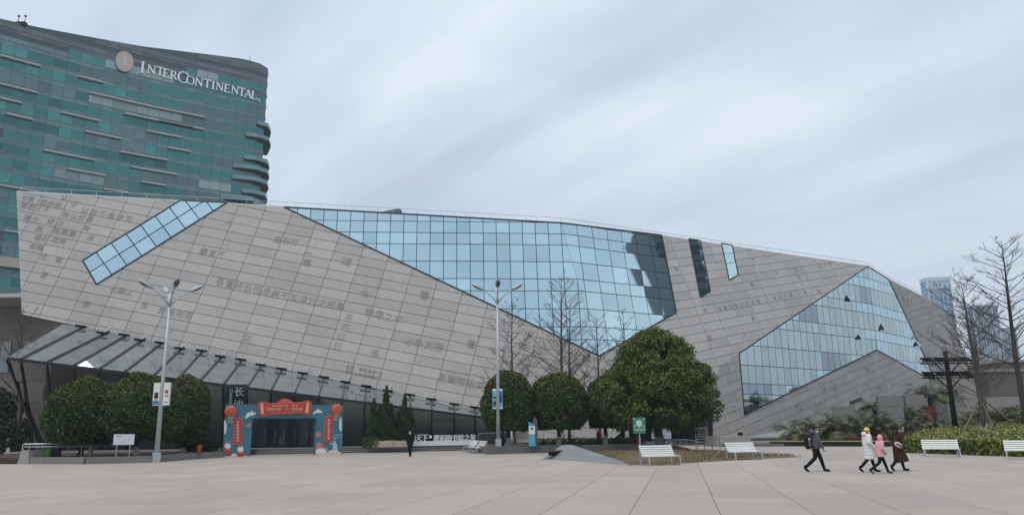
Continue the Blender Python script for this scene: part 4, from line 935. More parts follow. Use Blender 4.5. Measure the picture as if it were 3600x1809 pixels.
def big_tree():
    Y = 60.5; base = V3(*D(2322, 1560, Y)[:2], .15)
    t = thing('camphor_tree', base, 'large loose-crowned evergreen tree standing on the dry lawn', 'tree')
    s = 1 / np.linalg.norm(proj(base + V3(0, 0, 1)) - proj(base))
    MB().tube([(0, 0, -.1), (0, 0, .2), (-.1, 0, 1.1), (-.15, 0, 2.0), (-.2, .1, 4.2)], [.50, .38, .33, .31, .16], 10).build('trunk', bark_d, t, smooth=True)
    MB().tube([(0, 0, -.05), (0, 0, .2), (-.08, 0, .95)], [.52, .4, .355], 10).build('painted_trunk_base', mat('worn_limewash', (.22, .205, .185), .95, var=.35, scale=7, bump=.5, bscale=20), t, smooth=True)
    br = MB(); tips = []
    for i in range(16):
        a = i * 2.4; r = 1.6 + 2.6 * random.random(); h = 3.2 + 5.2 * random.random(); tip = V3(math.cos(a) * r, math.sin(a) * r * .9, h)
        br.tube([(-.12, 0, 1.6 + .1 * i), V3(tip[0] * .4, tip[1] * .4, 1.9 + h * .35), tip], [.15, .09, .03], 6); tips.append(tip)
    br.build('limbs', bark_d, t, smooth=True)
    # crown: many leaf clumps within the outline read from the photo
    prof = [(1.45, 3.0), (2.2, 4.55), (3.2, 4.95), (4.4, 4.85), (5.6, 4.3), (6.8, 3.55), (7.9, 2.5), (8.7, 1.35), (9.15, .4)]
    zs_, rs_ = [p[0] for p in prof], [p[1] for p in prof]; PP, NN, MM = [], [], []
    for i in range(330):
        z = 1.6 + 7.3 * random.random() ** .9; R = np.interp(z, zs_, rs_); a = random.random() * 6.283; rr = R * (1 - .55 * random.random() ** 2.2) - .45
        if random.random() < .02: continue
        cpt = V3(math.cos(a) * rr - .1, math.sin(a) * rr * .92, z); cr = random.uniform(.5, .95); n = int(300 * cr * 1.2)
        d = rng.normal(size=(n, 3)); d /= np.linalg.norm(d, axis=1, keepdims=True); d[:, 2] *= .72
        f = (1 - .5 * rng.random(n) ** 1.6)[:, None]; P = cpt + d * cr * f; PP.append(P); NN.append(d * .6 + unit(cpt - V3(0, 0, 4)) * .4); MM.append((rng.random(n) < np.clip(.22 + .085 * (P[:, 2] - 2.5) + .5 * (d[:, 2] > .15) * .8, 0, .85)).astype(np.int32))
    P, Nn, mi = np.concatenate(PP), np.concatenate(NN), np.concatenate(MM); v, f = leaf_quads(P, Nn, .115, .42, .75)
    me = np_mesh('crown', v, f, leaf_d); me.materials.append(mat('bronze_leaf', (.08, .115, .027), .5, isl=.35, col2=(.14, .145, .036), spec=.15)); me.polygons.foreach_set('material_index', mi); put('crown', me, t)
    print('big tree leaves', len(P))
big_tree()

def bare_tree(label, base, H, spread, seed, m=None, trunk_r=.13, start=.25, nb=34, painted=None, up=.9, twig=5, lean=(0, 0), buds=0, droop=0.0):
    r = random.Random(seed); t = thing('bare_tree', base, label, 'tree', 'leafless winter trees'); m = m or bark
    tp = [V3(lean[0] * k * k * H + r.gauss(0, .03), lean[1] * k * k * H + r.gauss(0, .03), k * H) for k in (0, .12, .3, .5, .7, .87, 1)]
    MB().tube([(0, 0, -.2)] + tp[1:], [trunk_r * 1.5, trunk_r * 1.05, trunk_r * .88, trunk_r * .68, trunk_r * .45, trunk_r * .24, .012], 8).build('trunk', m, t, smooth=True)
    if painted: MB().tube([(0, 0, -.1), (0, 0, painted)], [trunk_r * 1.6, trunk_r * 1.2], 9).build('painted_trunk_base', lime, t, smooth=True)
    def trunk_at(k): i = min(int(np.searchsorted([0, .12, .3, .5, .7, .87, 1], k)) - 1, 5); i = max(i, 0); ks = [0, .12, .3, .5, .7, .87, 1]; s = (k - ks[i]) / (ks[i + 1] - ks[i]); return tp[i] * (1 - s) + tp[i + 1] * s
    br = MB(); bp = []
    for i in range(nb):
        k = start + (1 - start) * ((i + r.random()) / nb) ** .9 * .96; p = trunk_at(k); a = i * 2.399 + r.random() * .6; ln = spread * (1 - .78 * (k - start) / (1 - start)) * r.uniform(.65, 1.15)
        d = V3(math.cos(a), math.sin(a), 0); rise = up * r.uniform(.7, 1.2)
        pts = [p, p + d * ln * .35 + V3(0, 0, rise * ln * .28), p + d * ln * .7 + V3(0, 0, rise * ln * .62), p + d * ln + V3(0, 0, rise * ln * (1.0 - droop))]
        pts = [q + V3(r.gauss(0, .03), r.gauss(0, .03), 0) * j for j, q in enumerate(pts)]
        w = max(.018, trunk_r * .30 * (1 - .6 * k)); br.tube(pts, [w, w * .75, w * .5, .008], 5, cap=False)
        for j in range(twig + int(ln * 1.2)):
            s = r.uniform(.25, 1.0) * 3 * .999; q0 = pts[int(s)] * (1 - s % 1) + pts[int(s) + 1] * (s % 1); da = a + r.uniform(-1.2, 1.2); tl = ln * r.uniform(.16, .42)
            q1 = q0 + V3(math.cos(da), math.sin(da), r.uniform(.3, 1.1)) * tl * .75; q2 = q1 + V3(math.cos(da + .3), math.sin(da + .3), r.uniform(.4, 1.3)) * tl * .4; br.tube([q0, q1, q2], [w * .5, .011, .006], 4, cap=False)
            for _ in range(2):
                q3 = q1 + V3(r.gauss(0, 1), r.gauss(0, 1), r.uniform(.2, 1.2)) * tl * .28; br.tube([q1, q3], [.009, .005], 3, cap=False)
                bp.append(q3)
            bp.append(q2)
    br.build('branches', m, t)
    if buds:
        P = np.array([r.choice(bp) for _ in range(buds)]) + rng.normal(0, .05, (buds, 3)); v, f = leaf_quads(P, rng.normal(size=(buds, 3)), .055, .5); put('withered_leaves', np_mesh('withered_leaves', v, f, mat('withered_leaf', (.10, .035, .03), .7, isl=.4)), t)
    return t
def bare_at(label, px, ybase, ytop, pxtop, Y, zg, spread, seed, **k):
    b = V3(*D(px, ybase, Y)[:2], zg); tp = D(pxtop, ytop, Y); H = tp[2] - zg; return bare_tree(label, b, H, spread, seed, lean=((tp[0] - b[0]) / H, 0), **k)
bare_at('leafless tree rising behind the blue-bannered lamp post', 1802, 1550, 1052, 1800, 66, .45, 3.4, 11, painted=1.2, nb=40)
bare_at('tallest leafless tree in the centre, twin-stemmed', 1978, 1550, 965, 1975, 66, .45, 3.6, 12, painted=1.2, trunk_r=.15, nb=46)
bare_at('slimmer leafless stem just right of the tallest centre tree', 2003, 1550, 1060, 2006, 67.5, .45, 3.0, 13, painted=1.4, nb=36)
bare_at('leafless tree below the meeting point of the glass and both stone slopes', 2112, 1550, 1108, 2098, 68, .45, 3.0, 14, painted=1.4, nb=36)
bare_at('leafless tree whose top shows just left of the large evergreen crown', 2205, 1550, 1085, 2190, 69, .45, 2.9, 15, painted=1.4, nb=30)
bare_at('leafless tree with pale trunk at the left edge in front of the brown annex', 62, 1545, 1085, 70, 66, .4, 2.6, 16, nb=34, up=1.5, trunk_r=.2)

# right-hand hedge bank and trees
HB = [(28.0, 56.5), (25.1, 51.4), (26.2, 46.6), (27.4, 41.6), (28.2, 35), (52, 35), (62, 62), (34, 62)]
hed = thing('hedge', (30, 48, 0), 'broad yellow-green clipped hedge behind the right-hand benches', 'hedge')
def hz(x, y): d = min(np.linalg.norm(np.array((x, y)) - np.array(p) - (np.array(q) - np.array(p)) * np.clip(np.dot(np.array((x, y)) - p, np.array(q) - np.array(p)) / np.dot(np.array(q) - np.array(p), np.array(q) - np.array(p)), 0, 1)) for p, q in zip(HB[:4], HB[1:5])); return .92 + 1.0 * (1 - math.exp(-d / 7))
cb_ = MB(); cc = np.array([30.0, 48.0]); vs = []; hk = len(HB)
for sc_ in (1.0,):
    for p in HB: vs.append((p[0] + .12 - 30, p[1] - 48, 0))
    for p in HB: vs.append((p[0] + .12 - 30, p[1] - 48, hz(*p) - .1))
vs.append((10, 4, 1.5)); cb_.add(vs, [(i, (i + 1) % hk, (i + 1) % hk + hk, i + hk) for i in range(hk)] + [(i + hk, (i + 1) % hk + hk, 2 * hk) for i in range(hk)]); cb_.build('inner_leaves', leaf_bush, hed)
PP, NN = [], []
for (p, q) in list(zip(HB[:4], HB[1:5])):
    p, q = np.array(p), np.array(q); L = np.linalg.norm(q - p); n = int(L * 620); s = rng.random(n); z = rng.random(n) ** .9 * .95; dn = np.array([(q - p)[1], -(q - p)[0]]) / L; dn = dn if dn[0] < 0 else -dn
    off = rng.normal(0, .06, n) + .05 * np.sin(s * L * 5 + z * 7); PP.append(np.stack([p[0] + (q - p)[0] * s + dn[0] * off, p[1] + (q - p)[1] * s + dn[1] * off, z], 1)); NN.append(np.tile([dn[0], dn[1], .3], (n, 1)))
n = 24000; x = rng.uniform(23, 50, n); y = rng.uniform(35, 62, n); keep = []
for i in range(n):
    j = hk - 1; ins = False
    for k in range(hk):
        (xi, yi), (xj, yj) = HB[k], HB[j]
        if (yi > y[i]) != (yj > y[i]) and x[i] < (xj - xi) * (y[i] - yi) / (yj - yi) + xi: ins = not ins
        j = k
    if ins and x[i] < y[i] * .74 + 2: keep.append(i)
x, y = x[keep], y[keep]; z = np.array([hz(a, b) for a, b in zip(x, y)]) + rng.normal(0, .05, len(x)); PP.append(np.stack([x, y, z], 1)); NN.append(np.tile([0, 0, 1.0], (len(x), 1)))
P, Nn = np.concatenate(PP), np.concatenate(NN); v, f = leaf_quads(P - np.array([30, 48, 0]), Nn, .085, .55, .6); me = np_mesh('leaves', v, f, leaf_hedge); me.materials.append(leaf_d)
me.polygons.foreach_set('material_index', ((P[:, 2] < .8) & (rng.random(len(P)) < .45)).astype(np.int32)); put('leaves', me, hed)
b1 = V3(*D(3464, 1528, 50)[:2], 1.2)
nt1 = bare_tree('staked leafless tree with a limewashed foot rising from the hedge', b1, D(3432, 985, 50)[2] - 1.2, 3.3, 21, trunk_r=.15, nb=40, painted=.75, start=.22, lean=(-.02, 0), buds=420)
for k, (dx, dy, L) in enumerate(((-1.9, -.6, 0), (.35, -.7, 0), (2.6, -.3, 0))):
    s = MB().tube([(b1[0] + dx, b1[1] + dy, .9), (b1[0] + .04 * dx, b1[1], 3.35)], .055, 7).build('stake', mat('stake_wood', (.15, .12, .09), .9, var=.3, scale=8)); tag(s, ['wooden tree stake leaning in from the left of the limewashed trunk', 'short wooden tree stake standing close beside the limewashed trunk', 'wooden tree stake slanting down to the right of the limewashed trunk'][k], 'stake', 'tree stakes'); 
bare_at('tall dark leafless tree at the right edge above the hedge', 3606, 1500, 842, 3520, 55, 1.2, 4.6, 22, m=bark_d, trunk_r=.20, nb=40, start=.3, twig=5, up=.75, droop=.25)
bare_at('small leafless tree with dry leaves behind the solar-panel pole', 3475, 1500, 1080, 3405, 68, .6, 3.6, 23, nb=36, buds=300)

def frond(mb, base, a, L, rise, droop, nl=22, lw=.03):
    d = V3(math.cos(a), math.sin(a), 0); pts = []
    for k in range(9): s = k / 8; pts.append(base + d * L * s * (1 - .12 * s) + V3(0, 0, rise * L * s - droop * L * s * s))
    for i in range(nl):
        s = .14 + .86 * i / nl; k = s * 8; j = min(int(k), 7); p = pts[j] + (pts[j + 1] - pts[j]) * (k - j); t = unit(pts[j + 1] - pts[j]); sd_ = unit(np.cross(t, V3(0, 0, 1))); ll = L * .30 * (math.sin(math.pi * (.12 + .85 * s)) ** .7)
        for sg in (-1, 1):
            e_ = p + sd_ * sg * ll * .8 + t * ll * .5 + V3(0, 0, ll * random.uniform(-.15, .3)); w = t * lw
            mb.add([p - w, p + w, e_], [(0, 1, 2)] if sg > 0 else [(1, 0, 2)])
    return pts
def palm(label, base, th, L, nf, seed):
    random.seed(seed); t = thing('palm', base, label, 'palm', 'low feathery palms')
    MB().tube([(0, 0, -.1), (0, 0, th * .6), (0, 0, th)], [.24, .2, .22], 8).build('trunk', bark, t)
    fr_ = MB(); sp = MB()
    for i in range(nf):
        el = random.random(); a = i * 2.399; l = L * random.uniform(.8, 1.1); rise = .15 + 1.15 * el; dr = .45 + .35 * random.random() + .25 * el
        pts = frond(fr_, V3(0, 0, th), a, l, rise, dr, 24, .036); sp.tube(pts, [.028, .024, .02, .018, .015, .012, .010, .008, .006], 4, cap=False)
    fr_.build('fronds', leaf_palm, t); sp.build('frond_stems', mat('frond_stem', (.09, .09, .04), .7), t); return t
plist = [(2800, 1528, 76, .5, 2.2, 'leftmost low palm at the foot of the stone wall'), (2872, 1520, 77, .9, 2.5, 'low palm just behind the walking man with the backpack'), (2950, 1525, 75, .8, 2.6, 'palm with the densest fronds left of the white-coated walker'), (3040, 1505, 78, 1.3, 2.5, 'palm rising in front of the shorter concrete block'), (3085, 1520, 75.5, .9, 2.5, 'palm in front of the tall concrete pillar'), (3075, 1440, 84, 3.0, 2.2, 'palm whose fronds show above the shorter concrete block'), (3175, 1525, 76, .8, 2.4, 'palm between the concrete pillar and the solar-panel pole'), (3205, 1490, 82, 2.0, 2.3, 'palm half hidden between the two concrete pillars'), (3268, 1400, 86, 4.3, 2.9, 'high palm above the dark red planter'), (3318, 1405, 87, 4.0, 2.6, 'high palm just left of the solar-panel pole'), (3275, 1530, 74, .6, 2.3, 'low palm right of the concrete pillars near the hedge'), (3420, 1500, 72, 1.2, 2.6, 'low palm behind the staked tree'), (3520, 1495, 70, 1.4, 2.6, 'low palm behind the hedge near the right edge')]
for i, (px, py, Y, th, L, lab) in enumerate(plist): palm(lab, V3(*D(px, py, Y)[:2], .3), th, L * 1.2, 40, 40 + i)
random.seed(99)
def shrub_mass(name, label, base, blobs, m, size, dens, cat='shrub', kindname='leaves'):
    t = thing(name, base, label, cat); PP, NN = [], []
    for (x, y, z, r_, h_) in blobs:
        n = int(dens * r_ * max(r_, h_)); d = rng.normal(size=(n, 3)); d /= np.linalg.norm(d, axis=1, keepdims=True); f = (1 - .45 * rng.random(n) ** 2)[:, None]; PP.append(np.array([x, y, z]) + d * f * np.array([r_, r_, h_])); NN.append(d)
    P, Nn = np.concatenate(PP), np.concatenate(NN); k = P[:, 2] > -.05; v, f = leaf_quads(P[k], Nn[k], size, .5, .6); put(kindname, np_mesh(kindname, v, f, m), t)
    st = MB()
    for (x, y, z, r_, h_) in blobs: st.tube([(x * .6, y * .6, -.1), (x, y, z)], [.07, .03], 5)
    st.build('stems', bark_d, t); return t
q = D(30, 1560, 67); shrub_mass('evergreen_shrub', 'dark evergreen shrub mass at the left edge beside the lobby corner', (q[0] - .6, 67, 0), [(-3, 0, 1.9, 2.8, 2.2), (-1.2, 0, 2.8, 2.2, 2.4), (-2.5, .5, 4.4, 2.3, 1.8), (.6, -.4, 1.6, 2.0, 1.9), (2.0, -.2, 1.0, 1.4, 1.2), (-.2, 0, 3.9, 1.5, 1.5)], leaf_bush, .16, 900)
def conifer(label, base, spires, seed):
    r = np.random.default_rng(seed); t = thing('juniper', base, label, 'conifer', 'dark spiky junipers on rock beds'); PP, NN = [], []; st = MB()
    for (x, y, h, w) in spires:
        n = int(1500 * w * h / 1.2); z = r.random(n) ** .85; a = r.random(n) * 6.283; rr = w * (1 - z ** 1.6) * (.8 + .35 * np.sin(a * 3 + z * 14)) * (1 - .4 * r.random(n) ** 2) + .03
        PP.append(np.stack([x + np.cos(a) * rr, y + np.sin(a) * rr, .15 + z * h], 1)); NN.append(np.stack([np.cos(a), np.sin(a), np.full(n, .5)], 1)); st.tube([(x * .5, y, -.2), (x, y, h * .7)], [.08, .02], 5)
    v, f = leaf_quads(np.concatenate(PP), np.concatenate(NN), .09, .4, .5); put('foliage', np_mesh('foliage', v, f, leaf_con), t); st.build('stems', bark_d, t); return t
zp = .45
cj = lambda px, Y: (V3(*D(px, 1560, Y)[:2], zp + .3))
conifer('broad many-spired juniper left of the white lettering', cj(1342, 66), [(-.75, 0, 3.5, .55), (-.25, .1, 3.0, .55), (.30, 0, 4.6, .62), (.75, .1, 3.1, .55), (-.9, -.2, 1.6, .5)], 5)
conifer('narrower juniper between the broad one and the dark-coated man', cj(1420, 67), [(0, 0, 3.9, .60), (.55, .1, 2.7, .5), (-.5, 0, 2.5, .4)], 6)
for px, w, lab in ((1345, 1.9, 'tan boulder bed at the foot of the broad juniper'), (1412, 1.1, 'tan boulder bed under the narrower juniper')):
    b = MB(); r = random.Random(px); k = 9; ring = [(math.cos(a) * w * .75 * r.uniform(.85, 1.1), math.sin(a) * .8 * r.uniform(.8, 1.1)) for a in np.linspace(0, 2 * math.pi, k, endpoint=False)]
    vs = [(x, y, 0) for x, y in ring] + [(x * .86, y * .85, .42 + r.uniform(-.1, .14)) for x, y in ring] + [(0, 0, .5)]; b.add(vs, [(i, (i + 1) % k, (i + 1) % k + k, i + k) for i in range(k)] + [(i + k, (i + 1) % k + k, 2 * k) for i in range(k)])
    o = tag(b.build('boulder', mat('tan_rock', (.28, .245, .195), .9, var=.25, scale=3, bump=.5, bscale=9)), lab, 'rock', 'rock beds'); o.location = tuple(V3(*D(px, 1560, 65.5)[:2], zp))
q = cj(1575, 73.0); shrub_mass('flower_shrub', 'low dark shrub rising behind the white lettering', (q[0], q[1], zp), [(-.8, 0, .9, .8, .6), (.2, 0, 1.1, .9, .6), (1.0, 0, .9, .6, .5)], leaf_bush, .09, 1400)
q = D(1295, 1560, 65.2); shrub_mass('round_shrub', 'small bright-edged shrub left of the broad juniper', (q[0], q[1], zp), [(0, 0, .4, .6, .5), (.5, 0, .35, .5, .45)], leaf_d, .08, 1500)
q = D(2040, 1550, 66); shrub_mass('groundcover_hedge', 'low clipped dark hedge strip along the foot of the stone slope', (q[0], q[1], .45), [(k * .75 - 3.4, 0, .2, .6, .36) for k in range(12)], leaf_d, .08, 1300)
q = D(720, 1590, 61.5); shrub_mass('planter_shrub', 'low dark shrub in the planter left of the festival gate', (q[0], q[1], .34), [(-.8, 0, .5, .8, .6), (.3, 0, .4, .8, .5)], leaf_bush, .1, 1300)
# ------------------------------------------------------------------ festival gate
def basis(pa, pb):
    d = unit((np.asarray(pb) - np.asarray(pa)) * V3(1, 1, 0)); return d, np.cross(d, V3(0, 0, 1))      # along, towards the viewer
ga, gb = G(783, 1606), G(1200, 1596); gd, gn = basis(ga, gb)
if gn[1] > 0: gn = -gn
gate = thing('festival_gate', tuple(ga), 'teal printed festival gateway with red title board and lanterns before the lobby doors', 'gate', rot=math.atan2(gd[1], gd[0]))
def gl(px, py):
    p = onp(px, py, ga, gn) - ga; return np.array([np.dot(p, gd), p[2]])
teal = mat('gate_teal', (.035, .15, .20), .6, var=.12, scale=1.2); tred = mat('gate_red', (.46, .035, .03), .55, var=.08, scale=2); tgold = mat('gate_gold', (.62, .42, .22), .55); tcream = mat('gate_cream', (.62, .50, .40), .6); twhite = mat('gate_white', (.62, .65, .68), .6); tpink = mat('gate_pink', (.45, .17, .15), .6, var=.2, scale=6); tfan = mat('fan_red', (.62, .05, .05), .55); tblue = mat('gate_paleblue', (.35, .47, .58), .6)
xl0, xl1, xr0, xr1 = 0.0, gl(880, 1600)[0], gl(1106, 1598)[0], gl(1202, 1596)[0]; zt_ = gl(1000, 1421)[1]; zo = gl(1000, 1469)[1]
MB().box(((xl0 + xl1) / 2, .25, zt_ / 2), (xl1 - xl0, .5, zt_)).build('left_pillar', teal, gate)
MB().box(((xr0 + xr1) / 2, .25, zt_ / 2), (xr1 - xr0, .5, zt_)).build('right_pillar', teal, gate)
MB().box(((xl1 + xr0) / 2, .25, (zo + zt_) / 2), (xr0 - xl1 - .006, .498, zt_ - zo - .004)).build('lintel', teal, gate)
def flat(name, pts_px, m, y=-.012, th=.012, parent=None):
    P = ccw([gl(*p) for p in pts_px]); c = MB(); c.prism([V3(p[0], y, p[1]) for p in P], V3(0, -th, 0)); return c.build(name, m, parent or gate)
def ell(name, cx, cy, rx_, ry_, m, y=-.012, th=.012, n=20, a0=0, a1=2 * math.pi): return flat(name, [(cx + rx_ * math.cos(a0 + (a1 - a0) * i / n), cy + ry_ * math.sin(a0 + (a1 - a0) * i / n)) for i in range(n + (a1 - a0 < 6.2))], m, y, th)
# title board, scroll ends, fan
flat('fan', [(965 + 74 * i / 16, 1419 - 19 * math.sin(math.pi * i / 16)) for i in range(17)] + [(1045, 1440), (960, 1440)], tfan, -.06, .05)
for i in range(1, 14): x = 965 + 74 * i / 14; flat('fan_rib', [(x, 1419 - 18 * math.sin(math.pi * i / 14)), (x + .9, 1419 - 18 * math.sin(math.pi * i / 14)), (1002 + (x - 1002) * .6, 1436), (1001.4 + (x - 1002) * .6, 1436)], mat('fan_rib', (.8, .25, .2), .6), -.075, .012)
tb_ = flat('title_board', [(907, 1420), (914, 1413), (934, 1412), (942, 1418), (1062, 1414), (1070, 1409), (1088, 1409), (1094, 1418), (1092, 1440), (1086, 1458), (1076, 1457), (1066, 1452), (945, 1456), (938, 1461), (920, 1463), (913, 1456)], tred, -.14, .1)
flat('title_board_rim', [(905, 1420), (913, 1411), (935, 1410), (943, 1416), (1062, 1412), (1070, 1407), (1089, 1407), (1096, 1418), (1094, 1441), (1087, 1460), (1075, 1459), (1066, 1454), (945, 1458), (938, 1463), (919, 1465), (911, 1457)], tpink, -.10, .03)
for k in range(3): s = 3.2 * k; flat('scroll_trim', [(914 + s, 1418), (917 + s, 1417), (920 + s, 1452), (917 + s, 1456)], tgold, -.155, .012); flat('scroll_trim', [(1086 - s, 1414), (1083 - s, 1414), (1078 - s, 1448), (1081 - s, 1452)], tgold, -.155, .012)
def gate_text(text, px, py, wpx, hpx, m, vertical=False, y=-.165):
    mb = MB(); n = len(text)
    for i, ch in enumerate(text):
        if ch == ' ': continue
        cx, cy = (px + wpx * (i + .5) / n, py + (i - n / 2) * -.55 * 0) if not vertical else (px, py + wpx * (i + .5) / n)
        q = gl(cx, cy); s = hpx / 49.0
        for dx in (-.012, .012): glyph_into(mb, ch, V3(q[0] - s * .5 + dx, y - dx * .2, q[1] - s * .38), V3(1, 0, 0), V3(0, 0, 1), s, .006)
    mb.build('gate_lettering', m, gate)
gate_text('我们的节日—春节', 955, 1424.5, 92, 9.5, tgold); gate_text('书香长漫·十二周年庆', 934, 1437, 130, 12.5, tgold)
flat('title_rule', [(945, 1450), (1062, 1447), (1062, 1448), (945, 1451)], tgold, -.155, .01)
for x0, x1, y0, y1, txt in ((820, 851, 1469, 1560, '书香雅韵迎新春'), (1141, 1169, 1462, 1552, '湖湘文化进万家')):
    flat('couplet_rim', [(x0 - 1.5, y1 + 1.5), (x1 - 2, y1), (x1 + 1.5, y0 - 2), (x0 + 1, y0 - 1)], tpink, -.03, .03); flat('couplet', [(x0, y1), (x1 - 3, y1 - 1), (x1, y0), (x0 + 2, y0 + 1)], tred, -.045, .014)
    gate_text(txt, (x0 + x1) / 2, y0 + 8, y1 - y0 - 16, 9.6, tcream, True, -.06)
for cx, cy in ((811, 1446), (1183, 1439)):
    q = gl(cx, cy); o = MB().ball((q[0], -.05, q[1]), (.46, .16, .43), 20, 12).build('lantern', tred, gate, smooth=True)
    for k in range(5): a = (k - 2) * .38; MB().tube([V3(q[0] + .47 * math.sin(a) * math.cos(e_), -.05 - .165 * math.cos(a) * math.cos(e_), q[1] + .44 * math.sin(e_)) for e_ in np.linspace(-1.35, 1.35, 9)], .012, 4).build('lantern_rib', tgold, o)
    MB().box((q[0], -.06, q[1] - .44), (.36, .12, .07)).build('lantern_cap', tgold, o); MB().box((q[0], -.03, q[1] - .68), (.42, .04, .36)).build('lantern_tassel', mat('tassel_grey', (.17, .24, .23), .7), o)
flat('swan_print', [(861, 1470), (866, 1455), (873, 1447), (879, 1450), (886, 1442), (890, 1449), (902, 1449), (893, 1457), (880, 1460), (872, 1466)], twhite); flat('swan_print', [(1098, 1456), (1104, 1446), (1112, 1441), (1118, 1436), (1126, 1440), (1134, 1448), (1128, 1450), (1112, 1450)], twhite)
flat('cloud_print', [(856, 1497), (866, 1496), (876, 1485), (883, 1484), (880, 1500), (864, 1500)], tpink); flat('cloud_print', [(1110, 1518), (1124, 1517), (1133, 1527), (1126, 1533), (1110, 1535)], tpink)
ell('moon_print', 788, 1500, 9, 25, twhite, a0=-math.pi / 2, a1=math.pi / 2); ell('moon_print', 1200.5, 1490, 9, 26, twhite, a0=math.pi / 2, a1=3 * math.pi / 2)
flat('ground_print', [(786, 1605), (786, 1602), (811, 1601), (818, 1592), (830, 1593), (860, 1600), (879, 1603), (879, 1605)], tcream)
for cx, cy in ((800, 1566), (845, 1578)):       # two printed rabbits
    ell('rabbit_coat', cx, cy + 18, 12, 13, tred, -.03); ell('rabbit_head', cx, cy, 11, 9.5, twhite, -.045); ell('rabbit_ear', cx - 5, cy - 12, 2.6, 8, tpink, -.03); ell('rabbit_ear', cx + 7, cy - 11, 2.4, 8, tpink, -.032); ell('rabbit_scarf', cx, cy + 9, 8, 3, tgold, -.05)
flat('rock_print', [(1108, 1584), (1110, 1560), (1118, 1552), (1128, 1552), (1135, 1566), (1150, 1572), (1156, 1582), (1120, 1586)], tpink, -.03); ell('snow_print', 1128, 1586, 19, 12, twhite, -.045); ell('snow_print', 1172, 1588, 19, 8, twhite, -.045); flat('ground_print', [(1108, 1598), (1108, 1590), (1198, 1586), (1199, 1596)], tcream, -.06)
flat('statue_print', [(1168, 1582), (1170, 1562), (1160, 1561), (1156, 1556), (1168, 1558), (1174, 1546), (1178, 1548), (1184, 1562), (1188, 1582)], tblue, -.055); flat('speech_print', [(1173, 1540), (1173, 1529), (1201, 1525), (1201, 1536), (1182, 1539), (1178, 1543)], tblue, -.03); flat('speech_fill', [(1175, 1538), (1175, 1530.5), (1199, 1527), (1199, 1535)], teal, -.035)
# lobby doors behind the gate, name sign on the glass above
dr = thing('lobby_doors', tuple(G(1000, 1580, .45)), 'dark glass lobby doors seen through the festival gateway', 'door')
for i, (x0, x1) in enumerate(((905, 935), (938, 972), (975, 1003), (1008, 1041), (1050, 1082), (1088, 1112))):
    a, b = D(x0, 1575, 65.8 + i * .25), D(x1, 1575, 65.9 + i * .25); o = thing('x', (0, 0, 0), None, None) if False else None
    w = b[0] - a[0]; lx = (a[0] + b[0]) / 2 - dr.location[0]; ly = a[1] - dr.location[1]
    lf_ = MB(); lf_.box((lx, ly, 1.45), (w * .86, .03, 2.5)); f = lf_.build('door_leaf', mat('door_glass', (.05, .065, .075), .08, .5, rnd=.5), dr)
    for sx in (-1, 1): MB().box((lx + sx * w * .46, ly - .03, 1.45), (w * .08, .06, 2.6)).build('door_stile', mullion, f)
    MB().box((lx, ly - .03, 2.75), (w, .06, .1)).build('door_head', mullion, f); MB().box((lx + w * .34, ly - .08, 1.2), (.03, .03, .9)).build('door_handle', granite, f)
nm = thing('name_sign', tuple(NS_A), 'pale vertical library name on dark glass, rising behind the gate', 'sign'); sgw = mat('name_letter', (.36, .44, .42), .6); mb = MB()
for i, ch in enumerate('长沙图书馆'): mb = MB(); glyph_into(mb, ch, V3(-.35 + .35, -.15, .95 - 1.0 * i - .25), V3(1, 0, 0), V3(0, 0, 1), .82, .02); mb.build('chinese_character', sgw, nm)
for i, ch in enumerate('CHANGSHA LIBRARY'):
    if ch != ' ': mb = MB(); glyph_into(mb, ch, V3(-.35, -.15, 1.25 - .27 * i), V3(0, 0, -1), V3(1, 0, 0), .36, .02); mb.build('latin_letter', sgw, nm)
MB().box((.1, .0, -1.2), (1.7, .06, 5.6)).build('sign_panel', mat('sign_dark', (.012, .022, .022), .2), nm)

# white lettering on its plinth
wl = thing('letter_sign', (-6.4, 69.6, .45), 'long white plinth with raised white Chinese lettering on the terrace', 'sign', rot=math.atan2(sd[1], sd[0])); wmat = mat('white_lettering', (.72, .74, .74), .5)
MB().box((0, 0, .20), (6.3, .5, .40)).build('plinth', wmat, wl)
for i, ch in enumerate('阅天下·邂逅图书馆之美'):
    mb = MB()
    if ch == '·': mb.ball((-2.95 + .555 * i + .3, .0, .75), (.13, .05, .13), 12, 8); mb.build('disc', wmat, wl); continue
    big_ = .66 if i < 3 else .56
    for dx, dz in ((-.022, 0), (.022, 0), (0, .015)): glyph_into(mb, ch, V3(-2.98 + .555 * i + dx, -.06 - dz, .44 + dz), V3(1, 0, 0), V3(0, 0, 1), big_, .10)
    mb.build('character', wmat, wl)

# ------------------------------------------------------------------ boards, signs, small furniture
t = thing('notice_board', tuple(V3(*G(430, 1603, .34)[:2], .34)), 'white plan board on two thin legs in the left planter', 'notice board'); bwhite = mat('board_white', (.60, .64, .70), .5)
MB().box((0, 0, 1.05), (1.32, .05, .66)).build('panel', bwhite, t)
for s in (-1, 1): MB().bar((s * .42, .03, 0), (s * .42, .03, 1.0), .05).build('leg', steel, t)
for (dx, dz, w, h) in ((-.35, .22, .4, .05), (.1, -.05, .08, .08), (.32, -.03, .04, .1), (-.1, -.15, .05, .08)): MB().box((dx, -.032, 1.05 + dz), (w, .006, h)).build('print', bgrey, t)
def extinguisher(label, loc):
    t = thing('hydrant', loc, label, 'hydrant', 'red hydrants'); MB().tube([(0, 0, 0), (0, 0, .12), (0, 0, .5), (0, 0, .62)], [.16, .13, .13, .06], 10).build('barrel', mat('hydrant_red', (.30, .025, .025), .5), t, smooth=True); MB().box((0, 0, .46), (.42, .12, .12)).build('outlet', mat('hydrant_red', (.30, .025, .025), .5), t)
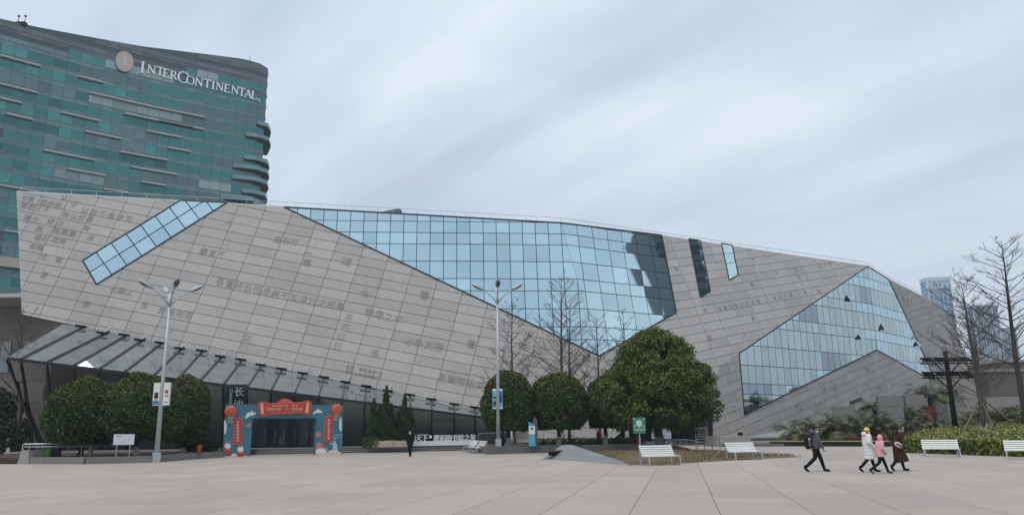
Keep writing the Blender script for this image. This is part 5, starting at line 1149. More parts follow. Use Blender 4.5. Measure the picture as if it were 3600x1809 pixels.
extinguisher('small red hydrant in the planter left of the festival gate', V3(*G(700, 1596, .3)[:2], .34))
t = thing('hydrant_post', tuple(V3(*D(2105, 1548, 66)[:2], .45)), 'red padded hydrant cover on a black post before the stone slope', 'hydrant'); MB().tube([(0, 0, 0), (0, 0, .6)], .09, 8).build('post', black_m, t)
MB().tube([(0, 0, .55), (0, 0, .65), (0, 0, 1.0), (0, 0, 1.12)], [.12, .21, .19, .08], 10).build('cover', mat('hydrant_red', (.30, .025, .025), .5), t, smooth=True)
t = thing('notice_pillar', tuple(V3(*D(1871, 1566, 59.2)[:2], .5)), 'blue and white notice pillar backed by a pointed dark slab', 'notice pillar'); bl_ = mat('pillar_blue', (.05, .33, .50), .5)
MB().prism([V3(x, 0, z) for x, z in ((-.25, 0), (.24, 0), (.24, 1.40), (.12, 1.66), (-.25, 1.80))], V3(0, -.12, 0)).build('blue_panel', bl_, t)
MB().box((0, -.012, 1.18), (.46, .02, .62)).build('white_sheet', mat('sheet_white', (.62, .66, .62), .6), t); MB().ball((.0, -.03, 1.3), (.10, .02, .10), 10, 6).build('tree_print', bgreen, t)
for i in range(4): MB().box((-.16 + .1 * i, -.012, .45), (.03, .015, .6 - .1 * (i % 2))).build('vertical_print', mat('print_paleblue', (.25, .5, .62), .6), t)
MB().prism([V3(x, .14, z) for x, z in ((.05, 0), (.42, 0), (.42, 1.92), (.26, 2.16), (.10, 1.95))], V3(0, -.14, 0)).build('dark_slab', mat('slab_grey', (.085, .085, .10), .5), t)
# assembly-point sign
sp_ = G(2252, 1600); t = thing('assembly_sign', tuple(sp_), 'green emergency assembly sign with white figures on a pole at the lawn', 'sign'); sg = mat('sign_green', (.012, .20, .125), .5); sw = mat('sign_white', (.70, .72, .70), .5)
k = sp_[1] / 2835; zc = (1497.0 - 1492.5) * 0 + 1.7 + (1504.5 - 1493) * k; hw, hh = 23 * k, 28.5 * k
MB().tube([(0, .04, 0), (0, .04, zc - .2)], .045, 8).build('pole', steel, t)
pnl = MB().box((0, 0, zc), (hw * 2, .03, hh * 2)).build('panel', sg, t)
def sign_flat(name, fn): mb = MB(); fn(mb); mb.build(name, sw, pnl)
X = lambda u: u * hw
Z = lambda v: zc + v * hh
def arrow(mb, x0, z0, dx, dz):
    a, b = V3(X(x0), -.02, Z(z0)), V3(X(x0 + dx), -.02, Z(z0 + dz)); mb.bar(a, b, .035, .006, V3(0, 1, 0))
    mb.bar(b, b - V3(X(dx * .75), 0, 0), .035, .006, V3(0, 1, 0)); mb.bar(b, b - V3(0, 0, dz * hh * .75), .035, .006, V3(0, 1, 0))
for s in (-1, 1): sign_flat('arrow', lambda mb: arrow(mb, s * .85, .9, -s * .22, -.2)); sign_flat('arrow', lambda mb: arrow(mb, s * .85, -.22, -s * .22, .2))
for fx, fz in ((0, .62), (-.3, .5), (.3, .5), (0, .36)):
    sign_flat('figure', lambda mb: (mb.ball((X(fx), -.02, Z(fz)), (.058, .012, .058), 12, 6), mb.box((X(fx), -.018 - .004 * (fz < .4), Z(fz - .34)), (.085, .01, .26)), mb.box((X(fx) - .065, -.018, Z(fz - .27)), (.018, .01, .18)), mb.box((X(fx) + .065, -.018, Z(fz - .27)), (.018, .01, .18))))
sign_flat('rule', lambda mb: mb.box((0, -.02, Z(-.42)), (hw * 1.84, .008, .02)))
sign_flat('lettering', lambda mb: line_into(mb, '应急避难场所', V3(-hw * .72, -.018, Z(-.66)), V3(1, 0, 0), V3(0, 0, 1), .108, .006)); sign_flat('lettering', lambda mb: line_into(mb, 'Emergency Assembly', V3(-hw * .72, -.018, Z(-.78)), V3(1, 0, 0), V3(0, 0, 1), .058, .006))
# white boards behind the large tree
t = thing('display_board', tuple(V3(*D(2325, 1550, 68)[:2], .45)), 'pair of white display boards behind the trunk of the large tree', 'notice board')
for px, w in ((2297, .36), (2344, .72)):
    x = D(px, 1520, 68)[0] - t.location[0]; MB().box((x, 0, .82), (w, .05, .85)).build('panel', bwhite, t); MB().bar((x, .04, 0), (x, .04, .5), .05).build('leg', steel, t)
    for i in range(6): MB().box((x - w * .3 + w * .3 * (i % 3), -.03, .62 + .28 * (i // 3)), (.07, .006, .09)).build('print', bdark, t)
# crowd barriers
def barrier(label, a, b, h, m=None, grid=False):
    a, b = np.asarray(a, float), np.asarray(b, float); m = m or steel; t = thing('crowd_barrier', tuple((a + b) / 2), label, 'barrier', 'metal crowd barriers'); c = (a + b) / 2; a, b = a - c, b - c; u = V3(0, 0, 1); r = .12; d = unit(b - a); hh_ = V3(0, 0, h)
    MB().tube([a, a + u * (h - r), a + d * .04 + u * (h - .04), a + d * r + hh_, b - d * r + hh_, b - d * .04 + u * (h - .04), b + u * (h - r), b], .024, 6).build('frame', m, t); MB().tube([a + u * .2, b + u * .2], .018, 5).build('lower_rail', m, t)
    L = np.linalg.norm(b - a); n = max(4, int(L / (.09 if grid else .16)))
    for i in range(1, n): q = a + (b - a) * i / n; MB().tube([q + u * .2, q + u * (h - .02)], .009, 4).build('bar', m, t)
    for s in (a, b): MB().box(s + V3(0, 0, .02), (.05, .5, .03)).build('foot', m, t)
Zq = .3
barrier('tall metal barrier standing by the shadowed entrance corner', V3(*D(2447, 1550, 74)[:2], .45), V3(*D(2487, 1550, 74)[:2], .45), 1.25)
barrier('mesh barrier panel nearest the slanting display post', V3(*D(2453, 1562, 66)[:2], .0), V3(*D(2476, 1562, 66)[:2], .0), 1.05, mat('mesh_grey', (.20, .20, .19), .6, .2), True)
barrier('middle mesh barrier panel of the folded row', V3(*D(2477, 1562, 66.2)[:2], .0), V3(*D(2503, 1562, 65.5)[:2], .0), 1.0, mat('mesh_grey', (.20, .20, .19), .6, .2), True)
barrier('mesh barrier panel closest to the carved stone wall', V3(*D(2504, 1562, 65.5)[:2], .0), V3(*D(2531, 1562, 66.5)[:2], .0), 1.0, mat('mesh_grey', (.20, .20, .19), .6, .2), True)
barrier('long metal barrier between the end-on benches and the first clipped tree', V3(*D(1682, 1560, 64.5)[:2], .2), V3(*D(1795, 1555, 66)[:2], .3), 1.25)
barrier('short metal barrier just right of the first limewashed trunk', V3(*D(1815, 1555, 66)[:2], .45), V3(*D(1835, 1555, 66)[:2], .45), 1.1, None, True)
# plastic road barrier on a heap of soil, slanting display, lying plank
t = thing('plastic_barrier', tuple(V3(*D(2382, 1562, 60)[:2], .42)), 'grey plastic barrier with three openings beside the large trunk', 'barrier'); pg = mat('grey_plastic', (.24, .235, .22), .6)
for z in (.08, .42): MB().box((0, 0, z), (1.42, .25, .14)).build('rail', pg, t)
for x in (-.66, -.22, .22, .66): MB().box((x, 0, .25), (.1, .24, .21)).build('post', pg, t)
hp = MB(); vs = []; k = 12
for r_, z in ((1, 0), (.75, .18), (.4, .34), (0.01, .4)):
    for i in range(k): a = 2 * math.pi * i / k; rr = r_ * random.uniform(.85, 1.1); vs.append((1.5 * rr * math.cos(a), .9 * rr * math.sin(a), z + (random.uniform(-.04, .04) if z else 0)))
hp.add(vs, [(i * k + j, i * k + (j + 1) % k, (i + 1) * k + (j + 1) % k, (i + 1) * k + j) for i in range(3) for j in range(k)] + [tuple(3 * k + j for j in range(k))]); o = tag(hp.build('soil_heap', mat('red_soil', (.075, .03, .02), .95, var=.4, scale=6, bump=.6, bscale=10)), 'small heap of dark reddish soil at the lawn edge', 'soil'); o.location = tuple(V3(*D(2372, 1575, 58)[:2], .05))
t = thing('display_stand', tuple(G(2450, 1592)), 'slanted reading panel on a single post at the back of the lawn', 'display stand'); MB().tube([(0, 0, 0), (0, 0, .78)], .05, 7).build('post', steel, t); MB().box((-.2, 0, .85), (1.25, .55, .04), (unit(V3(1, 0, -.18)), V3(0, 1, 0), unit(V3(.18, 0, 1)))).build('panel', mat('panel_glassy', (.22, .30, .32), .25, .3), t)
o = tag(MB().box((0, 0, .03), (.75, .14, .05), (unit(V3(.9, .5, 0)), unit(V3(-.5, .9, 0)), V3(0, 0, 1))).build('loose_plank', mat('pale_plank', (.45, .42, .38), .7)), 'short pale plank lying on the dry lawn near the wedge wall', 'plank'); o.location = tuple(V3(*G(2150, 1600, .12)[:2], .12))
# handrail at the left
t = thing('handrail', tuple(D(200, 1600, 51.5) * V3(1, 1, 0)), 'double-tube white metal handrail along the ramp at the left', 'handrail'); c = np.array(t.location); wr = mat('rail_white', (.60, .61, .60), .35, .4)
A_, B_ = D(86, 1560, 51.5) - c, D(316, 1556, 52.5) - c
MB().tube([A_ + V3(.05, 0, -.42), A_ + V3(-.08, 0, -.36), A_ + V3(-.1, 0, -.06), A_ + V3(.02, 0, 0), B_], .042, 8).build('top_tube', wr, t, smooth=True); MB().tube([A_ + V3(.0, 0, -.18), B_ - V3(0, 0, .2)], .036, 8).build('lower_tube', wr, t, smooth=True); MB().tube([A_ + V3(.05, 0, -.42), A_ + V3(.75, 0, -.42)], .036, 8).build('return_tube', wr, t, smooth=True)
for i in range(5): q = A_ + (B_ - A_) * (i + .4) / 5; MB().tube([V3(q[0], q[1], 0), q], .03, 7).build('post', steel, t)
MB().box(B_ + V3(.12, 0, -.55), (.2, .25, 1.25)).build('end_post', granite_l, t)
o = tag(MB().box((0, 0, .3), (.5, .4, .5), taper=1.1).build('green_bin', mat('bin_green', (.015, .085, .02), .6)), 'bright green bin at the foot of the leftmost clipped tree', 'bin'); o.location = tuple(V3(*D(166, 1600, 49.3)[:2], .34))
o = tag(MB().box((0, 0, .3), (.45, .4, .62), taper=.9).build('dark_bag', mat('bag_dark', (.012, .014, .02), .6, spec=.1)), 'dark bag standing beside the bright green bin', 'bag'); o.location = tuple(V3(*D(197, 1600, 49.5)[:2], .34))

# ------------------------------------------------------------------ pool edge, pillars and planters at the right
ka, kb_ = G(2688, 1567), V3(31.5, 66.5, 0); kd_ = unit(kb_ - ka); kn = V3(kd_[1], -kd_[0], 0); kl = np.linalg.norm(kb_ - ka)
t = thing('pool_kerb', tuple((ka + kb_) / 2), 'black stone pool kerb with yellow and black hazard edging behind the walkers', 'kerb', rot=math.atan2(kd_[1], kd_[0])); nb = 9
for i in range(nb): MB().box((-kl / 2 + kl * (i + .5) / nb, .2, .2), (kl / nb - .01, .4, .4)).build('kerb_block', mat('black_stone', (.022, .023, .024), .3, spec=.1, var=.2, scale=5), t)
MB().box((0, .1, .435), (kl, .3, .05)).build('edge_strip', mat('strip_black', (.02, .02, .02), .5), t); ns = 62
ym = mat('strip_yellow', (.50, .47, .24), .6)
for i in range(ns):
    x = -kl / 2 + kl * (i + .2) / ns; MB().prism([V3(x, -.056, .412), V3(x + .16, -.056, .412), V3(x + .26, -.056, .462), V3(x + .10, -.056, .462)], V3(0, -.004, 0)).build('hazard_stripe', ym, t); MB().prism([V3(x + .10, -.05, .463), V3(x + .26, -.05, .463), V3(x + .4, .24, .463), V3(x + .24, .24, .463)], V3(0, 0, .003)).build('hazard_stripe', ym, t)
bed = [(24, 73), (31, 67.5), (36, 66), (75, 66), (85, 118), (48, 112), (28, 86)]
o = tag(MB().plan(bed, -.02, .3).build('garden_bed', soil), kind='structure')
def blocks(label, px0, px1, ytop, Y, dep, n, name='concrete_pillar', m=None, cat='pillar', zb=.25, rot=0):
    a, b = D(px0, ytop, Y), D(px1, ytop, Y); t = thing(name, ((a[0] + b[0]) / 2, Y, zb), label, cat, 'stacked concrete pillars' if name == 'concrete_pillar' else None, rot); h = (a[2] - zb) / n
    for k in range(n): MB().box((0, dep / 2, h * (k + .5)), (b[0] - a[0], dep, h - .03)).build('block', m or mat('pillar_concrete', (.185, .185, .18), .75, var=.12, scale=2), t)
    return t
blocks('tall pillar of stacked concrete blocks rising among the palms', 3090, 3166, 1390, 78, 2.8, 4, rot=-.35)
blocks('second concrete pillar just behind and right of the tall one', 3186, 3246, 1386, 84, 2.6, 4, rot=-.35)
blocks('shorter concrete block left of the tall pillar, partly behind fronds', 2928, 3004, 1427, 82, 2.4, 3, rot=-.35)
blocks('concrete pillar right of the solar-panel pole', 3330, 3388, 1418, 78, 2.2, 4)
blocks('big flat concrete wall block above the solar pole foot', 3313, 3440, 1330, 92, 3.0, 3, 'garden_wall', granite_l, 'wall')
blocks('low grey wall block at the right behind the staked tree', 3395, 3640, 1395, 96, 3.0, 2, 'garden_wall', granite_l, 'wall')
red = mat('red_planter', (.14, .018, .018), .6, var=.15, scale=3)
for lab, px0, px1, yt, Y, dep in (('low dark red planter edge left behind the walking man', 2768, 2852, 1537, 74.5, .5), ('low dark red planter edge beside the white-coated walker', 2978, 3112, 1536, 72.5, .5), ('dark red box planter behind the pink-jacketed child', 3066, 3112, 1513, 75, 1.2), ('upper dark red planter below the high palms', 3256, 3330, 1428, 83, 1.2), ('lower dark red planter step left of the solar-panel pole', 3290, 3335, 1448, 81, 1.0)):
    a, b = D(px0, yt, Y), D(px1, yt, Y); t = thing('red_planter', ((a[0] + b[0]) / 2, Y, 0), lab, 'planter', 'dark red garden planters'); MB().box((0, dep / 2, a[2] / 2), (b[0] - a[0], dep, a[2])).build('box', red, t); MB().box((0, dep / 2, a[2] - .02), (b[0] - a[0] + .08, dep + .08, .07)).build('rim', mat('red_rim', (.19, .03, .03), .55), t)
a, b = D(2492, 1531, 75), D(2690, 1531, 75)
t = thing('granite_plinth', ((a[0] + b[0]) / 2, 75, 0), 'stepped grey granite plinth at the foot of the slanting corner', 'plinth'); w = b[0] - a[0]
MB().box((-w * .17, 0, .45), (w * .62, 3.5, .9)).build('upper_step', granite_l, t); MB().box((.2, -.9, .22), (w + .6, 3, .44)).build('lower_step', granite_l, t); MB().box((.6, -2.6, .12), (w + .2, 1.2, .24)).build('lowest_step', granite, t)
t = thing('flood_light', (a[0] + 2.6, 73.6, .9), 'small black floodlight on the granite plinth', 'light'); MB().box((0, 0, .22), (.42, .18, .3)).build('housing', black_m, t); MB().bar((0, 0, 0), (0, 0, .12), .06).build('stand', black_m, t)
# dry undergrowth and dark undercut along the foot of the right-hand wall
for i, (px, py, Y, r_) in enumerate(((2830, 1530, 81, .8), (2910, 1528, 82, .9), (2990, 1525, 81, .9), (3130, 1520, 81, .9), (3220, 1528, 79, .9), (3300, 1525, 78, .9), (3390, 1520, 75, 1.5), (3460, 1505, 76, 1.8), (3540, 1490, 78, 2.2), (3600, 1480, 80, 2.4))):
    q = D(px, py, Y); shrub_mass('garden_shrub', ['dark low shrub left of the walking man', 'dark shrub behind the walking man', 'dark shrub in the palms by the white coat', 'dark shrub at the foot of the tall pillar', 'dark shrub right of the tall pillar', 'dark shrub left of the solar pole foot', 'dark shrub right of the solar pole foot', 'dark shrub behind the staked trunk', 'tall dark shrub at the right behind the hedge', 'tall dark shrub at the right edge'][i], (q[0], Y, .3), [(-r_ * .6, 0, r_ * .5, r_ * .8, r_ * .6), (r_ * .5, 0, r_ * .6, r_ * .8, r_ * .7), (0, .3, r_ * .9, r_ * .6, r_ * .5)], leaf_palm if i > 5 else leaf_bush, .13, 700)
# solar-panel pole
sp0 = V3(*D(3360, 1510, 61)[:2], 0); st1 = D(3322, 1238, 61); t = thing('solar_pole', tuple(sp0), 'black pole carrying two rows of small dark solar panels', 'solar pole'); H = st1[2]
MB().tube([(0, 0, 0), (0, 0, H * .5), (0, 0, H + .1)], [.24, .19, .17], 10).build('pole', black_m, t, smooth=True)
rng_ = (3238, 3292, 3294, 3326, 3330, 3370, 3372, 3412)
for yt_, zs in ((1256, 0), (1306, 1)):
    zc_ = D(3322, yt_ + 8, 61)[2]; xo = D(3322, yt_, 61)[0] - sp0[0]
    xa, xb = D(3236, yt_, 61)[0] - sp0[0] + zs * .12, D(3414, yt_, 61)[0] - sp0[0] + zs * .12
    MB().box(((xa + xb) / 2, .1, zc_ - .28), (xb - xa, .08, .08)).build('cross_beam', black_m, t); MB().box(((xa + xb) / 2, -.3, zc_ - .28), (xb - xa, .06, .06)).build('cross_beam', black_m, t)
    for k in range(4):
        w = (xb - xa) / 4; cx = xa + w * (k + .5); MB().box((cx, -.05, zc_ + .02), (w - .14, .75, .04), (V3(1, 0, 0), unit(V3(0, .85, .5)), unit(V3(0, -.5, .85)))).build('solar_panel', mat('solar_cell', (.006, .006, .008), .9, spec=.05), t)
        for s in (-1, 1): MB().bar((cx + s * (w / 2 - .1), -.05, zc_ - .26), (cx + s * (w / 2 - .1), -.05, zc_ + .02), .05).build('panel_strut', black_m, t)
    for s in (-1, 1): MB().bar((0, 0, zc_ - 1.2), (s * (xb - xa) * .24, 0, zc_ - .3), .08).build('brace', black_m, t)

# ------------------------------------------------------------------ people
skin = mat('skin', (.42, .25, .18), .55); hair_m = mat('black_hair', (.012, .010, .010), .5, spec=.1); maskm = mat('mask_white', (.62, .66, .70), .7); trous = mat('black_trousers', (.010, .010, .012), .75, spec=.1, var=.2, scale=9); shoe = mat('black_shoe', (.012, .012, .013), .5, spec=.1)
def remesh(mb, voxel, name, m, parent, it=3):
    me = mb.mesh('tmp', m); o = bpy.data.objects.new('tmp', me); COL.objects.link(o); r = o.modifiers.new('r', 'REMESH'); r.mode = 'VOXEL'; r.voxel_size = voxel; s = o.modifiers.new('s', 'SMOOTH'); s.factor = .5; s.iterations = it
    dg = bpy.context.evaluated_depsgraph_get(); me2 = bpy.data.meshes.new_from_object(o.evaluated_get(dg)); bpy.data.objects.remove(o); bpy.data.meshes.remove(me)
    me2.name = name; me2.materials.clear(); me2.materials.append(m); me2.polygons.foreach_set('use_smooth', [True] * len(me2.polygons)); return put(name, me2, parent)
def hand(mb, w, d, s=1.0, curl=.5):
    """palm and five fingers beyond the wrist w along direction d"""
    d = unit(d); side = unit(np.cross(d, V3(0, 1, 0)) if abs(d[1]) < .9 else np.cross(d, V3(1, 0, 0))); pn = np.cross(d, side); p = w + d * .085 * s
    mb.tube([w, w + d * .03 * s, p], [(.026 * s, .02 * s), (.036 * s, .018 * s), (.038 * s, .016 * s)], 8)
    for i, (o, l) in enumerate(((-.027, .062), (-.009, .072), (.009, .068), (.026, .052))):
        a = p + side * o * s - d * .01; b = a + d * l * .55 * s + pn * curl * .015 * s; c = b + d * l * .4 * s + pn * curl * .035 * s; mb.tube([a, b, c], [.0095 * s, .0085 * s, .007 * s], 6)
    a = w + d * .03 * s - side * .034 * s; mb.tube([a, a + d * .03 * s - side * .028 * s, a + d * .062 * s - side * .03 * s], [.011 * s, .010 * s, .008 * s], 6)
def person(label, loc, heading, h, pose, cfg):
    """x forward, y left. pose: joints in units of a 1.72 m body"""
    t = thing('person', loc, label, 'person', rot=heading); s = h / 1.72; J = {k: V3(*v) * s for k, v in pose.items()}
    neck, head = J['neck'], J['head']; b = MB()
    b.tube([J['pelvis'] - V3(0, 0, .10) * s, J['pelvis'], (J['pelvis'] + J['chest']) / 2, J['chest'], neck - V3(0, 0, .06) * s], [(.13 * s, .10 * s), (.165 * s, .115 * s), (.145 * s, .10 * s), (.175 * s, .115 * s), (.10 * s, .075 * s)], 14)
    b.tube([neck - V3(0, 0, .08) * s, neck, head - V3(0, 0, .05) * s], [.062 * s, .055 * s, .055 * s], 10)
    b.ball(head, (.098 * s, .076 * s, .122 * s), 16, 12); b.ball(head + V3(.03, 0, -.075) * s, (.065 * s, .055 * s, .05 * s), 12, 8); b.ball(head + V3(.105, 0, -.02) * s, (.018 * s, .012 * s, .024 * s), 8, 6)
    for sy in (-1, 1): b.ball(head + V3(-.005, sy * .076, -.01) * s, (.022 * s, .012 * s, .032 * s), 8, 6)
    for sd__ in 'LR':
        sg = 1 if sd__ == 'L' else -1; sh, el, wr_ = J['sh' + sd__], J['el' + sd__], J['wr' + sd__]
        b.tube([sh - V3(0, sg * .06, .0) * s, sh, (sh + el) / 2, el, wr_], [.06 * s, .058 * s, .046 * s, .038 * s, .026 * s], 10)
        hp_, kn_, an, to = J['hip' + sd__], J['kn' + sd__], J['an' + sd__], J['to' + sd__]; b.tube([hp_ + V3(0, 0, .05) * s, hp_, (hp_ + kn_) / 2, kn_, kn_ * .6 + an * .4, an], [.085 * s, .09 * s, .075 * s, .055 * s, .055 * s, .036 * s], 10); b.tube([an, an * .5 + to * .5, to], [.036 * s, .036 * s, .025 * s], 8)
    body = remesh(b, .017, 'body', skin, t)
    hb_ = MB()
    for sd__ in 'LR': hand(hb_, J['wr' + sd__], J['wr' + sd__] - J['el' + sd__], s, .6)
    hb_.build('hands', skin, t, smooth=True)
    for sy in (-1, 1): MB().ball(head + V3(.088, sy * .032, .012) * s, (.010 * s, .013 * s, .009 * s), 8, 6).build('eye', hair_m, t)
    # hair
    hm = MB(); hs = cfg.get('hair', 'short')
    hm.ball(head + V3(-.018, 0, .028) * s, (.104 * s, .086 * s, .108 * s), 16, 10)
    if hs == 'long': hm.ball(head + V3(-.06, 0, -.08) * s, (.075 * s, .088 * s, .15 * s), 12, 8)
    remesh(hm, .014, 'hair', cfg.get('hair_m', hair_m), t, 2)
    if cfg.get('mask'): mk = MB(); mz = cfg['mask']; mk.ball(head + V3(.052, 0, -.055 + mz) * s, (.066 * s, .064 * s, .048 * s), 14, 8); mk.build('face_mask', maskm, t, smooth=True)
    # trousers and shoes
    tr_ = MB(); fat = cfg.get('leg', 1.0)
    tr_.tube([J['pelvis'] + V3(0, 0, .08) * s, J['pelvis'], J['pelvis'] - V3(0, 0, .12) * s], [(.165 * s, .12 * s), (.178 * s, .13 * s), (.15 * s, .115 * s)], 14)
    for sd__ in 'LR':
        hp_, kn_, an = J['hip' + sd__], J['kn' + sd__], J['an' + sd__]; tr_.tube([hp_ + V3(0, 0, .04) * s, hp_ - V3(0, 0, .03) * s, (hp_ + kn_) / 2, kn_, kn_ * .5 + an * .5, an + (kn_ - an) * .06], [.09 * s, .105 * s * fat, .09 * s * fat, .07 * s * fat, .064 * s * fat, .05 * s * fat], 12)
    remesh(tr_, .017, 'trousers', cfg.get('trousers', trous), t)
    for sd__ in 'LR':
        an, to = J['an' + sd__], J['to' + sd__]; ft = unit(to - an); sh_ = MB(); fd = unit(V3(to[0] - an[0], 0, to[2] - an[2])); heel = an - fd * .045 * s + V3(0, 0, -.03) * s
        sh_.tube([heel, an * .7 + to * .3 + V3(0, 0, -.012) * s, to, to + fd * .05 * s], [.042 * s, .052 * s, .045 * s, .028 * s], 10); sh_.tube([an + V3(0, 0, .10) * s, an, heel], [.045 * s, .046 * s, .04 * s], 10)
        o = remesh(sh_, .013, 'shoe', cfg.get('shoe', shoe), t, 2)
        if cfg.get('sole'): sl = MB(); sl.tube([heel - V3(0, 0, .035) * s, to - V3(0, 0, .032) * s], [(.04 * s, .014 * s), (.042 * s, .014 * s)], 8); sl.build('sole', cfg['sole'], o)
    # upper garment
    g = MB(); cm_ = cfg['coat_m']; hem, puff, wide = cfg.get('hem', .82) * s, cfg.get('puff', 0), cfg.get('wide', 1.0); top_ = neck + V3(-.005, 0, -.02) * s; n = 34 if puff else 10; pts, rad = [], []
    swing = cfg.get('swing', 0.0) * s; low = V3(J['pelvis'][0] + swing, 0, hem)
    for i in range(n + 1):
        k = i / n; z = hem + (top_[2] - hem) * k; zc_, zp_ = J['chest'][2], J['pelvis'][2]
        x = np.interp(z, [hem, zp_, zc_, top_[2]], [low[0], J['pelvis'][0], J['chest'][0], top_[0]]) if hem < zp_ else np.interp(z, [zp_, zc_, top_[2]], [J['pelvis'][0], J['chest'][0], top_[0]])
        ry = np.interp(z, [min(hem, zp_ - .01), zp_, zc_ + .06 * s, top_[2] - .05 * s, top_[2]], [.20 * wide * cfg.get('flare', 1), .20 * wide, .205 * wide, .15, .085]) * s; rx_ = np.interp(z, [min(hem, zp_ - .01), zp_, zc_ + .06 * s, top_[2] - .05 * s, top_[2]], [.165 * wide * cfg.get('flare', 1), .155 * wide, .15 * wide, .115, .08]) * s
        q = 1 + (.055 * abs(math.sin(math.pi * (z - hem) / (puff * s))) - .02 if puff else 0); pts.append(V3(x, 0, z)); rad.append((ry * q, rx_ * q))
    g.tube(pts, rad, 20)
    for sd__ in 'LR':
        sg = 1 if sd__ == 'L' else -1; sh, el, wr_ = J['sh' + sd__], J['el' + sd__], J['wr' + sd__]; n2_ = 20 if puff else 7; pp, rr = [], []
        for i in range(n2_ + 1):
            k = i / n2_; p = sh * (1 - k * 2) + el * k * 2 if k < .5 else el * (2 - k * 2) + wr_ * (k * 2 - 1); q = 1 + (.09 * abs(math.sin(math.pi * k * 7)) - .03 if puff else 0); pp.append(p); rr.append(np.interp(k, [0, .5, 1], [.082, .068, .05]) * s * q * cfg.get('sleeve', 1.0))
        g.tube([sh - V3(0, sg * .08, -.005) * s] + pp, [.075 * s] + rr, 12)
    if puff: o = g.build(cfg.get('coat_name', 'coat'), cm_, t, smooth=True)
    else: o = remesh(g, .016, cfg.get('coat_name', 'coat'), cm_, t, 2)
    if cfg.get('hood') == 'down': hd = MB(); hd.ball(neck + V3(-.10, 0, .02) * s, (.10 * s, .15 * s, .10 * s), 14, 9); hd.ball(neck + V3(-.02, 0, -.02) * s, (.12 * s, .13 * s, .06 * s), 14, 8); remesh(hd, .014, 'hood', cm_, t, 2)
    if cfg.get('hood') == 'up':
        hd = MB(); hd.ball(head + V3(-.03, 0, .015) * s, (.128 * s, .115 * s, .15 * s), 16, 11); hd.tube([head + V3(-.02, 0, -.1) * s, neck - V3(0, 0, .02) * s], [(.11 * s, .11 * s), (.10 * s, .10 * s)], 12); remesh(hd, .013, 'hood', cm_, t, 2)
    if cfg.get('hat'): ht = MB(); ht.ball(head + V3(-.012, 0, .055) * s, (.115 * s, .098 * s, .098 * s), 16, 10); ht.tube([head + V3(-.005, 0, .015) * s, head + V3(-.01, 0, .06) * s], [(.099 * s, .113 * s), (.099 * s, .115 * s)], 16); remesh(ht, .012, 'knitted_hat', cfg['hat'], t, 2)
    return t
def pose(front='L', stride=1.0, arms=None, lean=0.0, bend=0.0):
    o = 'R' if front == 'L' else 'L'; y = {'L': .09, 'R': -.09}; P = dict(pelvis=(0, 0, .95), chest=(.01 + lean * .5, 0, 1.28), neck=(.01 + lean, 0, 1.47), head=(.045 + lean * 1.2, 0, 1.605))
    P['hip' + front] = (.01, y[front], .91); P['kn' + front] = (.16 * stride, y[front], .51); P['an' + front] = (.26 * stride, y[front], .09); P['to' + front] = (.26 * stride + .17, y[front], .04)
    P['hip' + o] = (-.01, y[o], .91); P['kn' + o] = (-.10 * stride, y[o], .50); P['an' + o] = (-.46 * stride, y[o], .16); P['to' + o] = (-.36 * stride, y[o], .035)
    for k in 'LR': sg = 1 if k == 'L' else -1; sw_ = (-.1 if k == front else .12) * stride; P['sh' + k] = (.01 + lean * .9, sg * .185, 1.41); P['el' + k] = (sw_ * .6 - .02, sg * .235, 1.13); P['wr' + k] = (sw_ + .05, sg * .22, .88)
    P.update(arms or {}); return P
def at(px, py): return G(px, py)
man = person('man in grey hooded jacket and black trousers striding right with a backpack', at(2876, 1657), 0.0, 1.73, pose('L', 1.12), dict(coat_m=mat('heather_grey', (.095, .10, .11), .85, spec=.1, var=.3, scale=22), coat_name='jacket', hem=.86, wide=1.02, hood='down', hair='short', hair_m=mat('cropped_hair', (.03, .022, .018), .6, spec=.1), mask=-.06, leg=1.1, sleeve=1.05))
pack = thing('backpack', tuple(np.array(man.location) + V3(-.28, -.02, .88)), 'black backpack with a white bottle in its side pocket, worn by the grey-jacketed man', 'backpack'); pm_ = mat('pack_black', (.010, .011, .016), .6, spec=.1)
b = MB(); b.tube([(0, 0, -.02), (-.02, 0, .04), (-.05, 0, .22), (-.02, 0, .44), (.02, 0, .52)], [(.10, .05), (.155, .11), (.165, .125), (.14, .10), (.08, .05)], 16); remesh(b, .014, 'pack_body', pm_, pack, 2)
for sy in (-1, 1): MB().tube([(.06, sy * .11, .48), (.24, sy * .13, .54), (.40, sy * .13, .40), (.36, sy * .15, .12), (.08, sy * .13, .04)], .020, 6).build('strap', pm_, pack, smooth=True)
MB().tube([(-.02, -.185, .08), (-.02, -.185, .30), (-.02, -.185, .34), (-.02, -.185, .38)], [.035, .035, .03, .03], 10).build('bottle', mat('bottle_grey', (.12, .13, .15), .3), pack); MB().tube([(-.02, -.185, .335), (-.02, -.185, .385)], .036, 10).build('bottle_cap', mat('cap_white', (.65, .65, .65), .5), pack)
o = tag(MB().tube([(0, 0, 0), (.05, 0, -.05)], .006, 6).build('cigarette', mat('cigarette_white', (.7, .7, .68), .6)), 'white cigarette between the fingers of the grey-jacketed man', 'cigarette'); o.location = tuple(np.array(man.location) + V3(.17, -.24, .76))
person('woman in long white puffer coat, yellow knitted hat and mask, walking right', at(3060, 1658), 0.0, 1.62, pose('L', .95, dict(elR=(-.05, -.24, 1.14), wrR=(.16, -.2, .98), elL=(-.02, .24, 1.14), wrL=(.17, .2, .98)), lean=.0), dict(coat_m=mat('white_puffer', (.66, .67, .64), .55), coat_name='puffer_coat', hem=.50, puff=.135, wide=1.16, flare=1.02, hood='down', hair='long', mask=.0001, hat=mat('yellow_knit', (.72, .56, .10), .9, var=.15, scale=30), sleeve=1.25))
